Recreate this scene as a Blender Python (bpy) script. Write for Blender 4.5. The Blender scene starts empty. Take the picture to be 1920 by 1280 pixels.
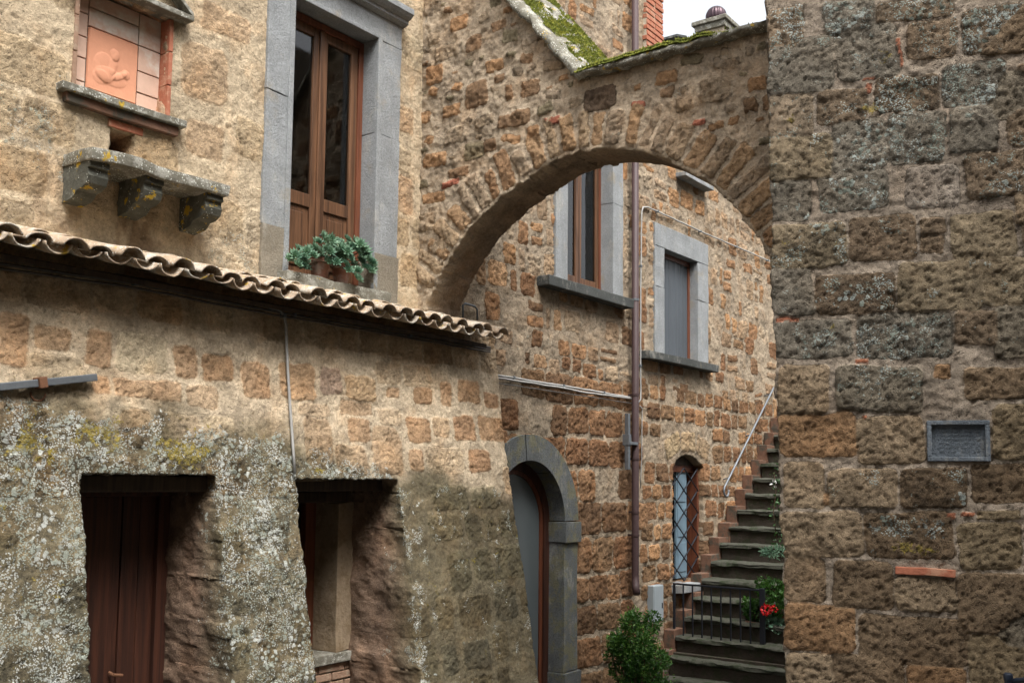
import bpy, bmesh, math, random
import numpy as np
from mathutils import Vector, Matrix
random.seed(7); RNG = np.random.default_rng(7)
SC = bpy.context.scene; COL = SC.collection

# ------------------------------------------------------------------ camera
F = 1900.0; PITCH = math.radians(5.05); ROLL = math.radians(.6); SH = 92/1920.0
CAM = Vector((0, -5.5, 0))
a_ = Vector((.807, .59, 0)).normalized(); r0 = Vector((a_.y, -a_.x, 0))
fw = a_*math.cos(PITCH) + Vector((0, 0, math.sin(PITCH))); u0 = r0.cross(fw) * 1.0
if u0.z < 0: u0 = -u0
CR = math.cos(ROLL)*r0 + math.sin(ROLL)*u0; CU = -math.sin(ROLL)*r0 + math.cos(ROLL)*u0
cd = bpy.data.cameras.new("camera"); cam = bpy.data.objects.new("camera", cd); COL.objects.link(cam)
m = Matrix((CR, CU, -fw)).transposed().to_4x4(); m.translation = CAM; cam.matrix_world = m
cd.sensor_width = 36; cd.lens = 36*F/1920; cd.shift_y = SH; cd.clip_end = 500; cd.clip_start = .05
SC.camera = cam
def ray(px, py): return fw + CR*((px-960)/F) + CU*(-(py-640)/F + 92/F)
def aty(px, py, y=0.0): d = ray(px, py); return CAM + d*((y-CAM.y)/d.y)      # point on a wall parallel to the house front
def atx(px, py, x): d = ray(px, py); return CAM + d*((x-CAM.x)/d.x)
# ------------------------------------------------------------------ world, sun, exposure
SUN_EL = math.radians(60); SUN_DIR = Vector((-.35, -.62, 0)).normalized()*math.cos(SUN_EL) + Vector((0, 0, math.sin(SUN_EL)))
w = bpy.data.worlds.new("World"); SC.world = w; w.use_nodes = True
nt = w.node_tree; bg = nt.nodes["Background"]
sky = nt.nodes.new("ShaderNodeTexSky"); sky.sky_type = 'NISHITA'; sky.sun_disc = False
sky.sun_elevation = SUN_EL; sky.sun_rotation = math.atan2(SUN_DIR.x, SUN_DIR.y); sky.dust_density = 6; sky.air_density = 1.2; sky.ozone_density = .6
hs = nt.nodes.new("ShaderNodeHueSaturation"); hs.inputs["Saturation"].default_value = .22; hs.inputs["Value"].default_value = 1.0
nt.links.new(sky.outputs[0], hs.inputs["Color"]); nt.links.new(hs.outputs[0], bg.inputs[0]); bg.inputs[1].default_value = .15
sl = bpy.data.lights.new("sun", 'SUN'); sl.energy = 1.25; sl.angle = math.radians(24); sl.color = (1, .975, .94)
so = bpy.data.objects.new("sun", sl); COL.objects.link(so); so.rotation_euler = (-SUN_DIR).to_track_quat('-Z', 'Y').to_euler()
SC.view_settings.view_transform = 'Standard'; SC.view_settings.look = 'None'; SC.view_settings.exposure = 1.34; SC.view_settings.gamma = 1
SC.render.engine = 'CYCLES'

# ------------------------------------------------------------------ tags
def tag(o, label=None, cat=None, group=None, kind=None):
    if label: o["label"] = label
    if cat: o["category"] = cat
    if group: o["group"] = group
    if kind: o["kind"] = kind
    return o
def empty(name, loc, label=None, cat=None, group=None):
    o = bpy.data.objects.new(name, None); COL.objects.link(o); o.location = loc; o.empty_display_size = .1
    return tag(o, label, cat, group)
def link(o, parent=None):
    COL.objects.link(o)
    if parent is not None:
        o.parent = parent
        pm = Matrix.Translation(-wloc(parent)); o.matrix_parent_inverse = pm
    return o
def wloc(p):
    v = Vector((0, 0, 0))
    v += p.location
    if p.parent: pass
    return v
def copy_tree(o, parent=None):
    c = o.copy(); COL.objects.link(c)
    if parent is not None: c.parent = parent
    for ch in [x for x in bpy.data.objects if x.parent == o]: copy_tree(ch, c)
    return c

# ------------------------------------------------------------------ noise
def vn(x, y, seed=0):
    x = np.asarray(x, np.float64); y = np.asarray(y, np.float64)
    xi = np.floor(x).astype(np.int64); yi = np.floor(y).astype(np.int64); fx = x-xi; fy = y-yi
    fx = fx*fx*fx*(fx*(fx*6-15)+10); fy = fy*fy*fy*(fy*(fy*6-15)+10)
    def h(i, j):
        n = (i*374761393 + j*668265263 + seed*1442695041) & 0xffffffff
        n = ((n ^ (n >> 13))*1274126177) & 0xffffffff
        n = ((n ^ (n >> 16))*2246822519) & 0xffffffff
        return ((n ^ (n >> 15)) & 0xffffff)/float(0xffffff)
    a = h(xi, yi); b = h(xi+1, yi); c = h(xi, yi+1); d = h(xi+1, yi+1)
    return a*(1-fx)*(1-fy)+b*fx*(1-fy)+c*(1-fx)*fy+d*fx*fy
def fbm(x, y, f, o=4, seed=0, g=.5):
    s = 0; a = 1; t = 0
    for k in range(o):
        s = s + a*vn(x*f+k*17.3, y*f-k*9.1, seed+k*31); t += a; a *= g; f *= 2.03
    return s/t
def sst(a, b, x): t = np.clip((x-a)/(b-a), 0, 1); return t*t*(3-2*t)

# ------------------------------------------------------------------ materials
class NG:
    def __init__(s, name):
        s.m = bpy.data.materials.new(name); s.m.use_nodes = True; s.t = s.m.node_tree
        s.b = s.t.nodes["Principled BSDF"]; s.out = s.t.nodes["Material Output"]; s._tc = None
    def n(s, ty, **k):
        x = s.t.nodes.new(ty)
        for a, v in k.items(): setattr(x, a, v)
        return x
    def l(s, a, b): s.t.links.new(a, b)
    def set(s, sock, v):
        if isinstance(v, bpy.types.NodeSocket): s.l(v, sock)
        else:
            if sock.type == 'RGBA' and len(v) == 3: v = (*v, 1)
            sock.default_value = v
    def co(s, scale=(1, 1, 1)):
        if s._tc is None: s._tc = s.n("ShaderNodeTexCoord").outputs["Object"]
        mp = s.n("ShaderNodeMapping"); s.l(s._tc, mp.inputs[0]); mp.inputs["Scale"].default_value = scale; return mp.outputs[0]
    def noise(s, sc, det=4, rough=.55, scale=(1, 1, 1), dist=0):
        x = s.n("ShaderNodeTexNoise"); s.l(s.co(scale), x.inputs["Vector"]); x.inputs["Scale"].default_value = sc
        x.inputs["Detail"].default_value = det; x.inputs["Roughness"].default_value = rough; x.inputs["Distortion"].default_value = dist
        return x.outputs["Fac"]
    def voro(s, sc, feat='F1', warp=0, out="Distance"):
        x = s.n("ShaderNodeTexVoronoi"); x.feature = feat; x.inputs["Scale"].default_value = sc
        v = s.co()
        if warp:
            nn = s.n("ShaderNodeTexNoise"); s.l(v, nn.inputs["Vector"]); nn.inputs["Scale"].default_value = sc*1.1; nn.inputs["Detail"].default_value = 3
            sb = s.n("ShaderNodeVectorMath", operation='MULTIPLY_ADD'); s.l(nn.outputs["Color"], sb.inputs[0]); sb.inputs[1].default_value = (warp,)*3; s.l(v, sb.inputs[2]); v = sb.outputs[0]
        s.l(v, x.inputs["Vector"]); return x.outputs[out]
    def ma(s, op, a, b=0.0, c=None, clamp=False):
        x = s.n("ShaderNodeMath", operation=op); x.use_clamp = clamp; s.set(x.inputs[0], a); s.set(x.inputs[1], b)
        if c is not None: s.set(x.inputs[2], c)
        return x.outputs[0]
    def rng(s, v, a, b, c=0.0, d=1.0):
        x = s.n("ShaderNodeMapRange"); x.interpolation_type = 'SMOOTHSTEP'; s.set(x.inputs[0], v)
        for i, q in enumerate((a, b, c, d)): s.set(x.inputs[i+1], q)
        return x.outputs[0]
    def mix(s, f, a, b, mode='MIX'):
        x = s.n("ShaderNodeMix", data_type='RGBA', blend_type=mode); s.set(x.inputs[0], f); s.set(x.inputs[6], a); s.set(x.inputs[7], b); return x.outputs[2]
    def attr(s, name):
        x = s.n("ShaderNodeAttribute"); x.attribute_name = name; return x.outputs["Color"]
    def bump(s, h, dist=.01, st=1.0, prev=None):
        x = s.n("ShaderNodeBump"); s.set(x.inputs["Height"], h); x.inputs["Distance"].default_value = dist; x.inputs["Strength"].default_value = st
        if prev is not None: s.l(prev, x.inputs["Normal"])
        return x.outputs[0]
    def fin(s, col, rough=.9, normal=None, spec=.3, metal=0):
        s.set(s.b.inputs["Base Color"], col); s.set(s.b.inputs["Roughness"], rough); s.b.inputs["Specular IOR Level"].default_value = spec
        s.b.inputs["Metallic"].default_value = metal
        if normal is not None: s.l(normal, s.b.inputs["Normal"])
        return s.m

def masonry(name, lich=(.55, .56, .5), lscale=55, moss=(.20, .17, .035), grime=(.045, .04, .032), speck=.5, pit=1.0, bump=.012, jw=.003, jn=.020, drift=.35, groove=1.0):
    g = NG(name); aux = g.n("ShaderNodeSeparateColor"); g.l(g.attr("aux"), aux.inputs[0])
    dd0, li, mo = aux.outputs[0], aux.outputs[1], aux.outputs[2]
    n1 = g.noise(7, 6, .6); n2 = g.noise(46, 6, .72); n3 = g.noise(210, 4, .8)
    dj = g.ma('MULTIPLY', g.ma('SUBTRACT', dd0, .5), .08)
    dj = g.ma('ADD', dj, g.ma('ADD', g.ma('MULTIPLY', g.ma('SUBTRACT', n2, .5), jn), g.ma('MULTIPLY', g.ma('SUBTRACT', n3, .5), jn*.5)))
    st = g.rng(dj, -jw, jw, 1, 0); gr = g.ma('MULTIPLY', g.rng(g.ma('ABSOLUTE', g.ma('ADD', dj, .002)), .0, .006, 1, 0), g.rng(g.noise(9, 3), .42, .55))
    col = g.mix(st, g.attr("cm"), g.attr("cs"))
    f = g.ma('ADD', g.ma('MULTIPLY', n1, .7), g.ma('ADD', g.ma('MULTIPLY', n2, .75), g.ma('MULTIPLY', n3, .5)))   # ~1
    f = g.ma('ADD', g.ma('MULTIPLY', g.ma('SUBTRACT', f, .975), 1.9), 1.0)
    c = g.mix(1.0, col, g.n2rgb(f), 'MULTIPLY')
    # warm / cool drift of the stone itself
    c = g.mix(g.rng(g.noise(3.1, 4, .6), .45, .7, 0, drift), c, g.mix(1.0, c, (1.12, .86, .62), 'MULTIPLY'))
    # dark scoria inclusions of the tuff, also painted shade inside its pits
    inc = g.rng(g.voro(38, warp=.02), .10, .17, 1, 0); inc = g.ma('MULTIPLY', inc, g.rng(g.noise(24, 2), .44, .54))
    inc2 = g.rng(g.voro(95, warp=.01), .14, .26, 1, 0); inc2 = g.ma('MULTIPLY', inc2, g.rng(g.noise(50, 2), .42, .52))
    inc_shade = g.ma('MULTIPLY', g.ma('MAXIMUM', inc, inc2), g.ma('ADD', g.ma('MULTIPLY', st, .5*speck), .4*speck))
    c = g.mix(inc_shade, c, (.035, .025, .018))
    # pale grains
    pale = g.ma('MULTIPLY', g.rng(g.voro(120, warp=.01), .1, .2, 1, 0), g.rng(g.noise(30, 2), .55, .62))
    c = g.mix(g.ma('MULTIPLY', pale, .45), c, (.62, .55, .44))
    # grime / algae
    gm = g.ma('MULTIPLY', g.rng(g.noise(17, 7, .75), .44, .62), g.ma('MULTIPLY', g.ma('MAXIMUM', li, mo), .62, clamp=True))
    c = g.mix(gm, c, grime)
    mm = g.ma('MULTIPLY', g.rng(g.noise(11, 6, .72, dist=.3), g.ma('SUBTRACT', .74, g.ma('MULTIPLY', mo, .38)), g.ma('SUBTRACT', .80, g.ma('MULTIPLY', mo, .38))), g.rng(mo, .02, .3))
    mossc = g.mix(g.rng(g.noise(60, 3), .35, .65), moss, (.36, .27, .05)); mm = g.ma('MULTIPLY', mm, g.rng(n2, .38, .52)); c = g.mix(g.ma('MULTIPLY', mm, .78), c, mossc)
    # lichen rosettes: two sizes
    def spots(sc, thr, lo, pf=.16):
        v = g.ma('ADD', g.voro(sc, warp=.9/sc), g.ma('MULTIPLY', g.ma('SUBTRACT', n3, .5), .6)); patch = g.rng(g.noise(sc*pf, 5, .7), g.ma('SUBTRACT', lo, g.ma('MULTIPLY', li, .22)), g.ma('SUBTRACT', lo+.1, g.ma('MULTIPLY', li, .22)))
        return g.ma('MULTIPLY', g.rng(g.ma('SUBTRACT', v, g.ma('MULTIPLY', patch, thr)), -.1, .04, 1, 0), g.ma('MULTIPLY', patch, g.rng(li, .03, .12)))
    s1 = spots(lscale*.5, .44, .66, .15); s2 = spots(lscale*1.5, .48, .61, .08)
    ls = g.ma('MAXIMUM', s1, s2)
    lc = g.mix(g.rng(g.noise(9, 3), .4, .6), lich, tuple(x*q for x, q in zip(lich, (.62, .66, .60)))); lc = g.mix(g.rng(n3, .35, .7, 0, .4), lc, (.2, .2, .17))
    c = g.mix(g.ma('MULTIPLY', ls, g.ma('SUBTRACT', .84, g.ma('MULTIPLY', mm, .6))), c, lc)
    # relief
    hgt = g.ma('MULTIPLY', g.ma('ADD', g.ma('MULTIPLY', n2, 1.1), g.ma('MULTIPLY', n3, .5)), g.ma('ADD', g.ma('MULTIPLY', st, .25), .8)); hgt = g.ma('SUBTRACT', hgt, g.ma('MULTIPLY', gr, .8*groove))
    pits = g.ma('MULTIPLY', g.rng(g.voro(60, warp=.02), .08, .32, 1, 0), g.rng(g.noise(20, 3), .46, .58))
    hgt = g.ma('SUBTRACT', hgt, g.ma('MULTIPLY', pits, .8*pit)); hgt = g.ma('ADD', hgt, g.ma('MULTIPLY', ls, .25))
    hgt = g.ma('ADD', hgt, g.ma('MULTIPLY', mm, .3))
    nb = g.bump(hgt, bump, 1.0)
    return g.fin(c, .93, nb, .2)
def n2rgb(s, f):
    x = s.n("ShaderNodeCombineColor"); [s.l(f, x.inputs[i]) for i in range(3)]; return x.outputs[0]
NG.n2rgb = n2rgb

def simple(name, c, rough=.8, sc=30, var=.35, bump=.003, spec=.3, metal=0, c2=None, lich=0, ly=0, stretch=(1, 1, 1), det=5):
    g = NG(name); n1 = g.noise(sc, det, .65, stretch); n2 = g.noise(sc*.17, 4, .6)
    f = g.ma('ADD', 1-var, g.ma('MULTIPLY', g.ma('ADD', n1, n2), var))
    k = g.mix(1.0, c, g.n2rgb(f), 'MULTIPLY')
    if c2: k = g.mix(g.rng(g.noise(sc*.3, 5, .7, stretch), .48, .62), k, c2)
    if lich:
        s = g.ma('MULTIPLY', g.rng(g.voro(70, warp=.01), .2, .34, 1, 0), g.rng(g.noise(11, 4), .62-lich*.2, .70-lich*.2)); k = g.mix(s, k, (.55, .56, .5))
        y = g.rng(g.noise(9, 6, .7), .70-lich*.1-ly*.10, .73-lich*.1-ly*.10); k = g.mix(g.ma('MULTIPLY', y, .9), k, (.42, .27, .02))
    nb = g.bump(n1, bump) if bump else None
    return g.fin(k, rough, nb, spec, metal)
def wood(name, c, c2, rough=.45):
    g = NG(name); n = g.noise(26, 6, .6, (1, 1, .045), .6); n2 = g.noise(4, 4, .6, (1, 1, .3)); n3 = g.noise(120, 3, .7, (1, 1, .03))
    k = g.mix(g.rng(n, .32, .68), c, c2); k = g.mix(g.rng(n2, .5, .75, 0, .5), k, tuple(x*.45 for x in c)); k = g.mix(g.rng(n3, .58, .7, 0, .5), k, tuple(x*.3 for x in c))
    return g.fin(k, rough, g.bump(n3, .002), .4)
def peperino(name, c=(.33, .345, .35), ly=0):
    g = NG(name); n1 = g.noise(5, 5, .6); n2 = g.noise(70, 5, .7)
    k = g.mix(g.rng(n1, .3, .7), c, tuple(x*.72 for x in c)); k = g.mix(g.rng(n2, .35, .65, 0, .55), k, tuple(x*.45 for x in c)); k = g.mix(g.rng(g.noise(190, 3, .8), .52, .66, 0, .6), k, tuple(x*1.35 for x in c))
    pz = g.rng(g.voro(75, warp=.01), .09, .2, 1, 0); pz = g.ma('MULTIPLY', pz, g.rng(g.noise(26, 2), .46, .56)); k = g.mix(pz, k, (.04, .045, .05))
    k = g.mix(g.rng(g.noise(7, 6, .7, (1, 1, .1)), .48, .68, 0, .4), k, tuple(x*.55 for x in c)); k = g.mix(g.rng(g.noise(5.3, 6, .75, (1, 1, .5)), .53, .68, 0, .45), k, (.42, .40, .35))
    wz = g.ma('MULTIPLY', g.rng(g.voro(52, warp=.01), .1, .2, 1, 0), g.rng(g.noise(18, 2), .56, .64)); k = g.mix(g.ma('MULTIPLY', wz, .6), k, (.45, .45, .42))
    st = g.rng(g.noise(3.2, 5, .6), .58, .72, 0, .5); k = g.mix(st, k, (.30, .25, .17))
    if ly: k = g.mix(g.ma('MULTIPLY', g.rng(g.noise(7, 6, .75), .47, .6), ly), k, (.22, .19, .06)); k = g.mix(g.rng(n2, .5, .7, 0, .5), k, (.04, .04, .04))
    h = g.ma('SUBTRACT', n2, g.ma('MULTIPLY', pz, 1.4)); return g.fin(k, .88, g.bump(h, .008), .2)
def leafmat(name, c, c2, rough=.4):
    g = NG(name); k = g.mix(g.rng(g.noise(9, 4), .35, .65), c, c2); k = g.mix(g.rng(g.noise(80, 2), .3, .7, 0, .35), k, tuple(x*.5 for x in c))
    m = g.fin(k, rough, None, .4); g.b.inputs["Subsurface Weight"].default_value = 0
    tr = g.n("ShaderNodeBsdfTranslucent"); g.set(tr.inputs[0], c2); ms = g.n("ShaderNodeMixShader"); ms.inputs[0].default_value = .25
    g.l(g.b.outputs[0], ms.inputs[1]); g.l(tr.outputs[0], ms.inputs[2]); g.l(ms.outputs[0], g.out.inputs[0]); return m
def glassmat(name, tint=(.8, .85, .85), refl=.0):
    g = NG(name); g.t.nodes.remove(g.b); fr = g.n("ShaderNodeFresnel"); fr.inputs[0].default_value = 1.55
    tr = g.n("ShaderNodeBsdfTransparent"); g.set(tr.inputs[0], tint); gl = g.n("ShaderNodeBsdfGlossy"); gl.inputs["Roughness"].default_value = .03
    ms = g.n("ShaderNodeMixShader"); g.l(g.ma('ADD', g.ma('MULTIPLY', fr.outputs[0], 1.3), refl, clamp=True), ms.inputs[0]); g.l(tr.outputs[0], ms.inputs[1]); g.l(gl.outputs[0], ms.inputs[2]); g.l(ms.outputs[0], g.out.inputs[0]); return g.m

M = dict(
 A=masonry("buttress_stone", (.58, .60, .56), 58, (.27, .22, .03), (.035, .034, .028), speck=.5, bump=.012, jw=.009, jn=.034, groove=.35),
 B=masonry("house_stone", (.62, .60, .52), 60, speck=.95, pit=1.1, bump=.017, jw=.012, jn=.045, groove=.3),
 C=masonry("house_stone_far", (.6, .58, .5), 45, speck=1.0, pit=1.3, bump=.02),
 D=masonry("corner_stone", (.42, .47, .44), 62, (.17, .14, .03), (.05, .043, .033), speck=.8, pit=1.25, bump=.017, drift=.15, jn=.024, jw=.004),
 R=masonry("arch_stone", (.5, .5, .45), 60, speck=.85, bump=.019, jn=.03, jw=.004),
 pep=peperino("grey_peperino"), pepd=peperino("dark_peperino", (.085, .09, .085)), pepm=peperino("door_peperino", (.15, .16, .16), .4),
 wood=wood("varnished_wood", (.06, .029, .015), (.165, .08, .04)),
 wdark=wood("dark_red_wood", (.03, .012, .008), (.075, .026, .014), .55),
 wred=wood("red_brown_wood", (.10, .03, .014), (.17, .058, .027), .5),
 wlint=wood("old_timber", (.03, .02, .013), (.07, .046, .028), .8),
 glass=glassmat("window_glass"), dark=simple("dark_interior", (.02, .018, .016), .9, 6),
 tile=simple("clay_tile", (.30, .225, .155), .9, 26, .7, .007, c2=(.40, .36, .30), lich=.95),
 brick=simple("red_brick", (.36, .13, .075), .9, 40, .5, .005, c2=(.42, .22, .14)),
 brickp=simple("pale_terracotta", (.56, .38, .29), .9, 9, .5, .003, c2=(.62, .55, .47)),
 pepb=peperino("blue_slate_stone", (.155, .18, .205)), pept=peperino("stained_peperino", (.27, .235, .18)), tufj=simple("tuff_block", (.27, .205, .135), .95, 30, .6, .008, c2=(.21, .15, .09)), brickl=simple("tan_brick", (.27, .17, .115), .95, 30, .6, .006, c2=(.33, .25, .18)), brickd=simple("dull_brick", (.14, .075, .048), .9, 30, .6, .006, c2=(.07, .06, .045)), slabk=simple("black_green_stone", (.075, .075, .06), .95, 40, .7, .008, c2=(.11, .11, .09), lich=.35, ly=1),
 terra=simple("terracotta_relief", (.62, .29, .175), .85, 20, .2, .002),
 mort=simple("lime_mortar", (.46, .40, .31), .95, 30, .5, .008),
 plas=simple("rough_plaster", (.36, .30, .22), .95, 14, .5, .02),
 iron=simple("galvanised_iron", (.17, .185, .20), .5, 40, .4, .001, metal=.5),
 blk=simple("black_iron", (.02, .022, .028), .5, 40, .4, .001, metal=.3),
 rust=simple("rusty_iron", (.16, .075, .04), .8, 60, .6, .002),
 pipe=simple("brown_painted_pipe", (.055, .033, .033), .55, 12, .5, .0008, spec=.3, stretch=(1, 1, .2)),
 cable=simple("grey_cable", (.33, .325, .31), .55, 20, .3, 0), cabd=simple("brown_cable", (.10, .085, .07), .6, 20, .3, 0),
 box=simple("grey_meter_box", (.30, .34, .36), .5, 8, .15, 0), slab=simple("lichened_slab", (.15, .14, .11), .95, 40, .7, .009, c2=(.30, .29, .25), lich=.9),
 slabd=simple("dark_slab", (.15, .14, .11), .95, 40, .6, .008, c2=(.3, .29, .25), lich=.45),
 step=simple("mossy_step", (.055, .055, .042), .9, 30, .5, .008, c2=(.025, .032, .016)), riser=simple("step_riser", (.05, .04, .03), .95, 30, .5, .01, c2=(.035, .037, .02)),
 moss=simple("moss", (.12, .14, .02), .95, 60, .6, .004, c2=(.24, .24, .035)),
 leaf=leafmat("shrub_leaf", (.022, .07, .012), (.075, .19, .03)), leafd=leafmat("dark_leaf", (.02, .06, .014), (.05, .13, .03)),
 succ=leafmat("blue_green_succulent", (.075, .17, .11), (.25, .40, .26), .5), red=leafmat("red_petal", (.5, .008, .012), (.7, .02, .02)),
 pot=simple("terracotta_pot", (.22, .095, .06), .85, 20, .5, .003, c2=(.27, .2, .16)),
 stem=simple("stem_bark", (.09, .06, .035), .9, 60, .4, .002),
 curt=simple("beige_curtain", (.26, .22, .15), .9, 10, .3, .01, stretch=(6, 6, .2)), blue=simple("pale_blue_shutter", (.17, .25, .31), .6, 18, .3, .002, stretch=(1, 1, .1)),
 screen=simple("grey_screen", (.075, .086, .098), .45, 8, .3, .004, stretch=(3, 3, .15)),
 blue2=simple("dark_blue_paint", (.014, .02, .034), .35, 30, .3, .001, spec=.5),
 frost=simple("frosted_glass", (.085, .10, .105), .22, 2, .2, 0, spec=.5),
 fill=simple("weathered_mortar", (.36, .28, .18), .95, 22, .6, .014, c2=(.42, .37, .29), lich=.4),
 leafn=leafmat("young_leaf", (.09, .21, .03), (.17, .32, .06)),
 far=simple("far_plaster", (.22, .18, .13), .95, 1.5, .4, 0),
 white=simple("white_frame", (.55, .55, .53), .5, 20, .2, 0), ground=simple("paving_stone", (.09, .085, .075), .9, 6, .5, .01),
 ball=simple("purple_brown_metal", (.06, .038, .045), .35, 10, .4, .001, metal=.6),
)

# ------------------------------------------------------------------ mesh helpers
class MB:
    def __init__(s): s.v = []; s.f = []
    def add(s, vs, fs): o = len(s.v); s.v += [tuple(x) for x in vs]; s.f += [tuple(i+o for i in f) for f in fs]; return s
    def bm(s, b):
        b.verts.index_update(); return s.add([v.co[:] for v in b.verts], [[v.index for v in f.verts] for f in b.faces])
    def box(s, x0, x1, y0, y1, z0, z1, bev=0.0, rough=0.0, cuts=0, seed=0, mat=None):
        b = bmesh.new(); bmesh.ops.create_cube(b, size=1)
        for v in b.verts: v.co = Vector(((x0+x1)/2+v.co.x*(x1-x0), (y0+y1)/2+v.co.y*(y1-y0), (z0+z1)/2+v.co.z*(z1-z0)))
        if bev: bmesh.ops.bevel(b, geom=b.edges[:], offset=bev, segments=2, affect='EDGES', profile=.6)
        if cuts:
            L = max(x1-x0, y1-y0, z1-z0)
            es = [e for e in b.edges if e.calc_length() > L*.18]
            bmesh.ops.subdivide_edges(b, edges=es, cuts=cuts, use_grid_fill=True)
        if rough:
            for v in b.verts:
                n = v.co; q = Vector((vn(n.x*9+n.y*5, n.z*9, seed)-.5, vn(n.y*9-3, n.z*8+n.x*6, seed+5)-.5, vn(n.x*8+4, n.y*9+n.z*2, seed+9)-.5)); v.co += q*rough
        if mat is not None: b.transform(mat)
        s.bm(b); b.free(); return s
    def tube(s, pts, r, n=8, closed=False):
        pts = [Vector(p) for p in pts]; o = len(s.v); N = len(pts); up = None
        rr = r if hasattr(r, '__len__') else [r]*N
        for i, p in enumerate(pts):
            t = (pts[min(i+1, N-1)]-pts[max(i-1, 0)]).normalized()
            if up is None: up = t.orthogonal().normalized()
            a = (up - t*up.dot(t)).normalized(); up = a; b = t.cross(a)
            for k in range(n): th = 2*math.pi*k/n; s.v.append(tuple(p+(a*math.cos(th)+b*math.sin(th))*rr[i]))
        for i in range(N-1):
            for k in range(n): s.f.append((o+i*n+k, o+i*n+(k+1) % n, o+(i+1)*n+(k+1) % n, o+(i+1)*n+k))
        s.f.append(tuple(o+k for k in reversed(range(n)))); s.f.append(tuple(o+(N-1)*n+k for k in range(n))); return s
    def lathe(s, prof, c, n=24):
        o = len(s.v); c = Vector(c)
        for r, z in prof:
            for k in range(n): th = 2*math.pi*k/n; s.v.append((c.x+r*math.cos(th), c.y+r*math.sin(th), c.z+z))
        for i in range(len(prof)-1):
            for k in range(n): s.f.append((o+i*n+k, o+i*n+(k+1) % n, o+(i+1)*n+(k+1) % n, o+(i+1)*n+k))
        s.f.append(tuple(o+k for k in reversed(range(n)))); s.f.append(tuple(o+(len(prof)-1)*n+k for k in range(n))); return s
    def prism(s, poly, axis, a, b):
        # poly in the plane normal to axis; axis 'x' -> poly (y,z); 'y' -> (x,z)
        n = len(poly); o = len(s.v)
        for t in (a, b):
            for p in poly: s.v.append((t, p[0], p[1]) if axis == 'x' else (p[0], t, p[1]))
        for k in range(n): s.f.append((o+k, o+(k+1) % n, o+n+(k+1) % n, o+n+k))
        s.f.append(tuple(o+k for k in reversed(range(n)))); s.f.append(tuple(o+n+k for k in range(n))); return s
    def obj(s, name, mat, parent=None, smooth=False):
        me = bpy.data.meshes.new(name); me.from_pydata(s.v, [], s.f); me.update()
        b = bmesh.new(); b.from_mesh(me); bmesh.ops.recalc_face_normals(b, faces=b.faces); b.to_mesh(me); b.free()
        me.materials.append(mat)
        if smooth:
            me.polygons.foreach_set("use_smooth", [True]*len(me.polygons))
            if smooth == 2:
                try: me.set_sharp_from_angle(angle=math.radians(40))
                except Exception: pass
        return link(bpy.data.objects.new(name, me), parent)

def np_mesh(name, V, Q, mat, parent, attrs, smooth=True):
    me = bpy.data.meshes.new(name); me.vertices.add(len(V)); me.vertices.foreach_set("co", V.astype(np.float32).ravel())
    k = Q.shape[1]; me.loops.add(Q.size); me.loops.foreach_set("vertex_index", Q.astype(np.int32).ravel())
    me.polygons.add(len(Q)); me.polygons.foreach_set("loop_start", np.arange(0, Q.size, k, dtype=np.int32))
    me.update(calc_edges=True)
    me.polygons.foreach_set("use_smooth", np.full(len(Q), smooth))
    for an, arr in attrs.items():
        ca = me.color_attributes.new(an, 'FLOAT_COLOR', 'POINT'); x = np.ones((len(V), 4), np.float32); x[:, :3] = arr; ca.data.foreach_set("color", x.ravel())
    me.materials.append(mat); return link(bpy.data.objects.new(name, me), parent)

def poly_sdf(px, py, poly):
    # >0 outside the polygon, <0 inside
    d = np.full(px.shape, 1e9); ins = np.zeros(px.shape, bool); n = len(poly)
    for i in range(n):
        x0, y0 = poly[i]; x1, y1 = poly[(i+1) % n]; ex, ey = x1-x0, y1-y0
        t = np.clip(((px-x0)*ex+(py-y0)*ey)/(ex*ex+ey*ey+1e-12), 0, 1)
        d = np.minimum(d, (px-x0-t*ex)**2+(py-y0-t*ey)**2)
        c = ((y0 > py) != (y1 > py)) & (px < (x1-x0)*(py-y0)/((y1-y0) if y1 != y0 else 1e-12)+x0); ins ^= c
    d = np.sqrt(d); return np.where(ins, -d, d)

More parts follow.
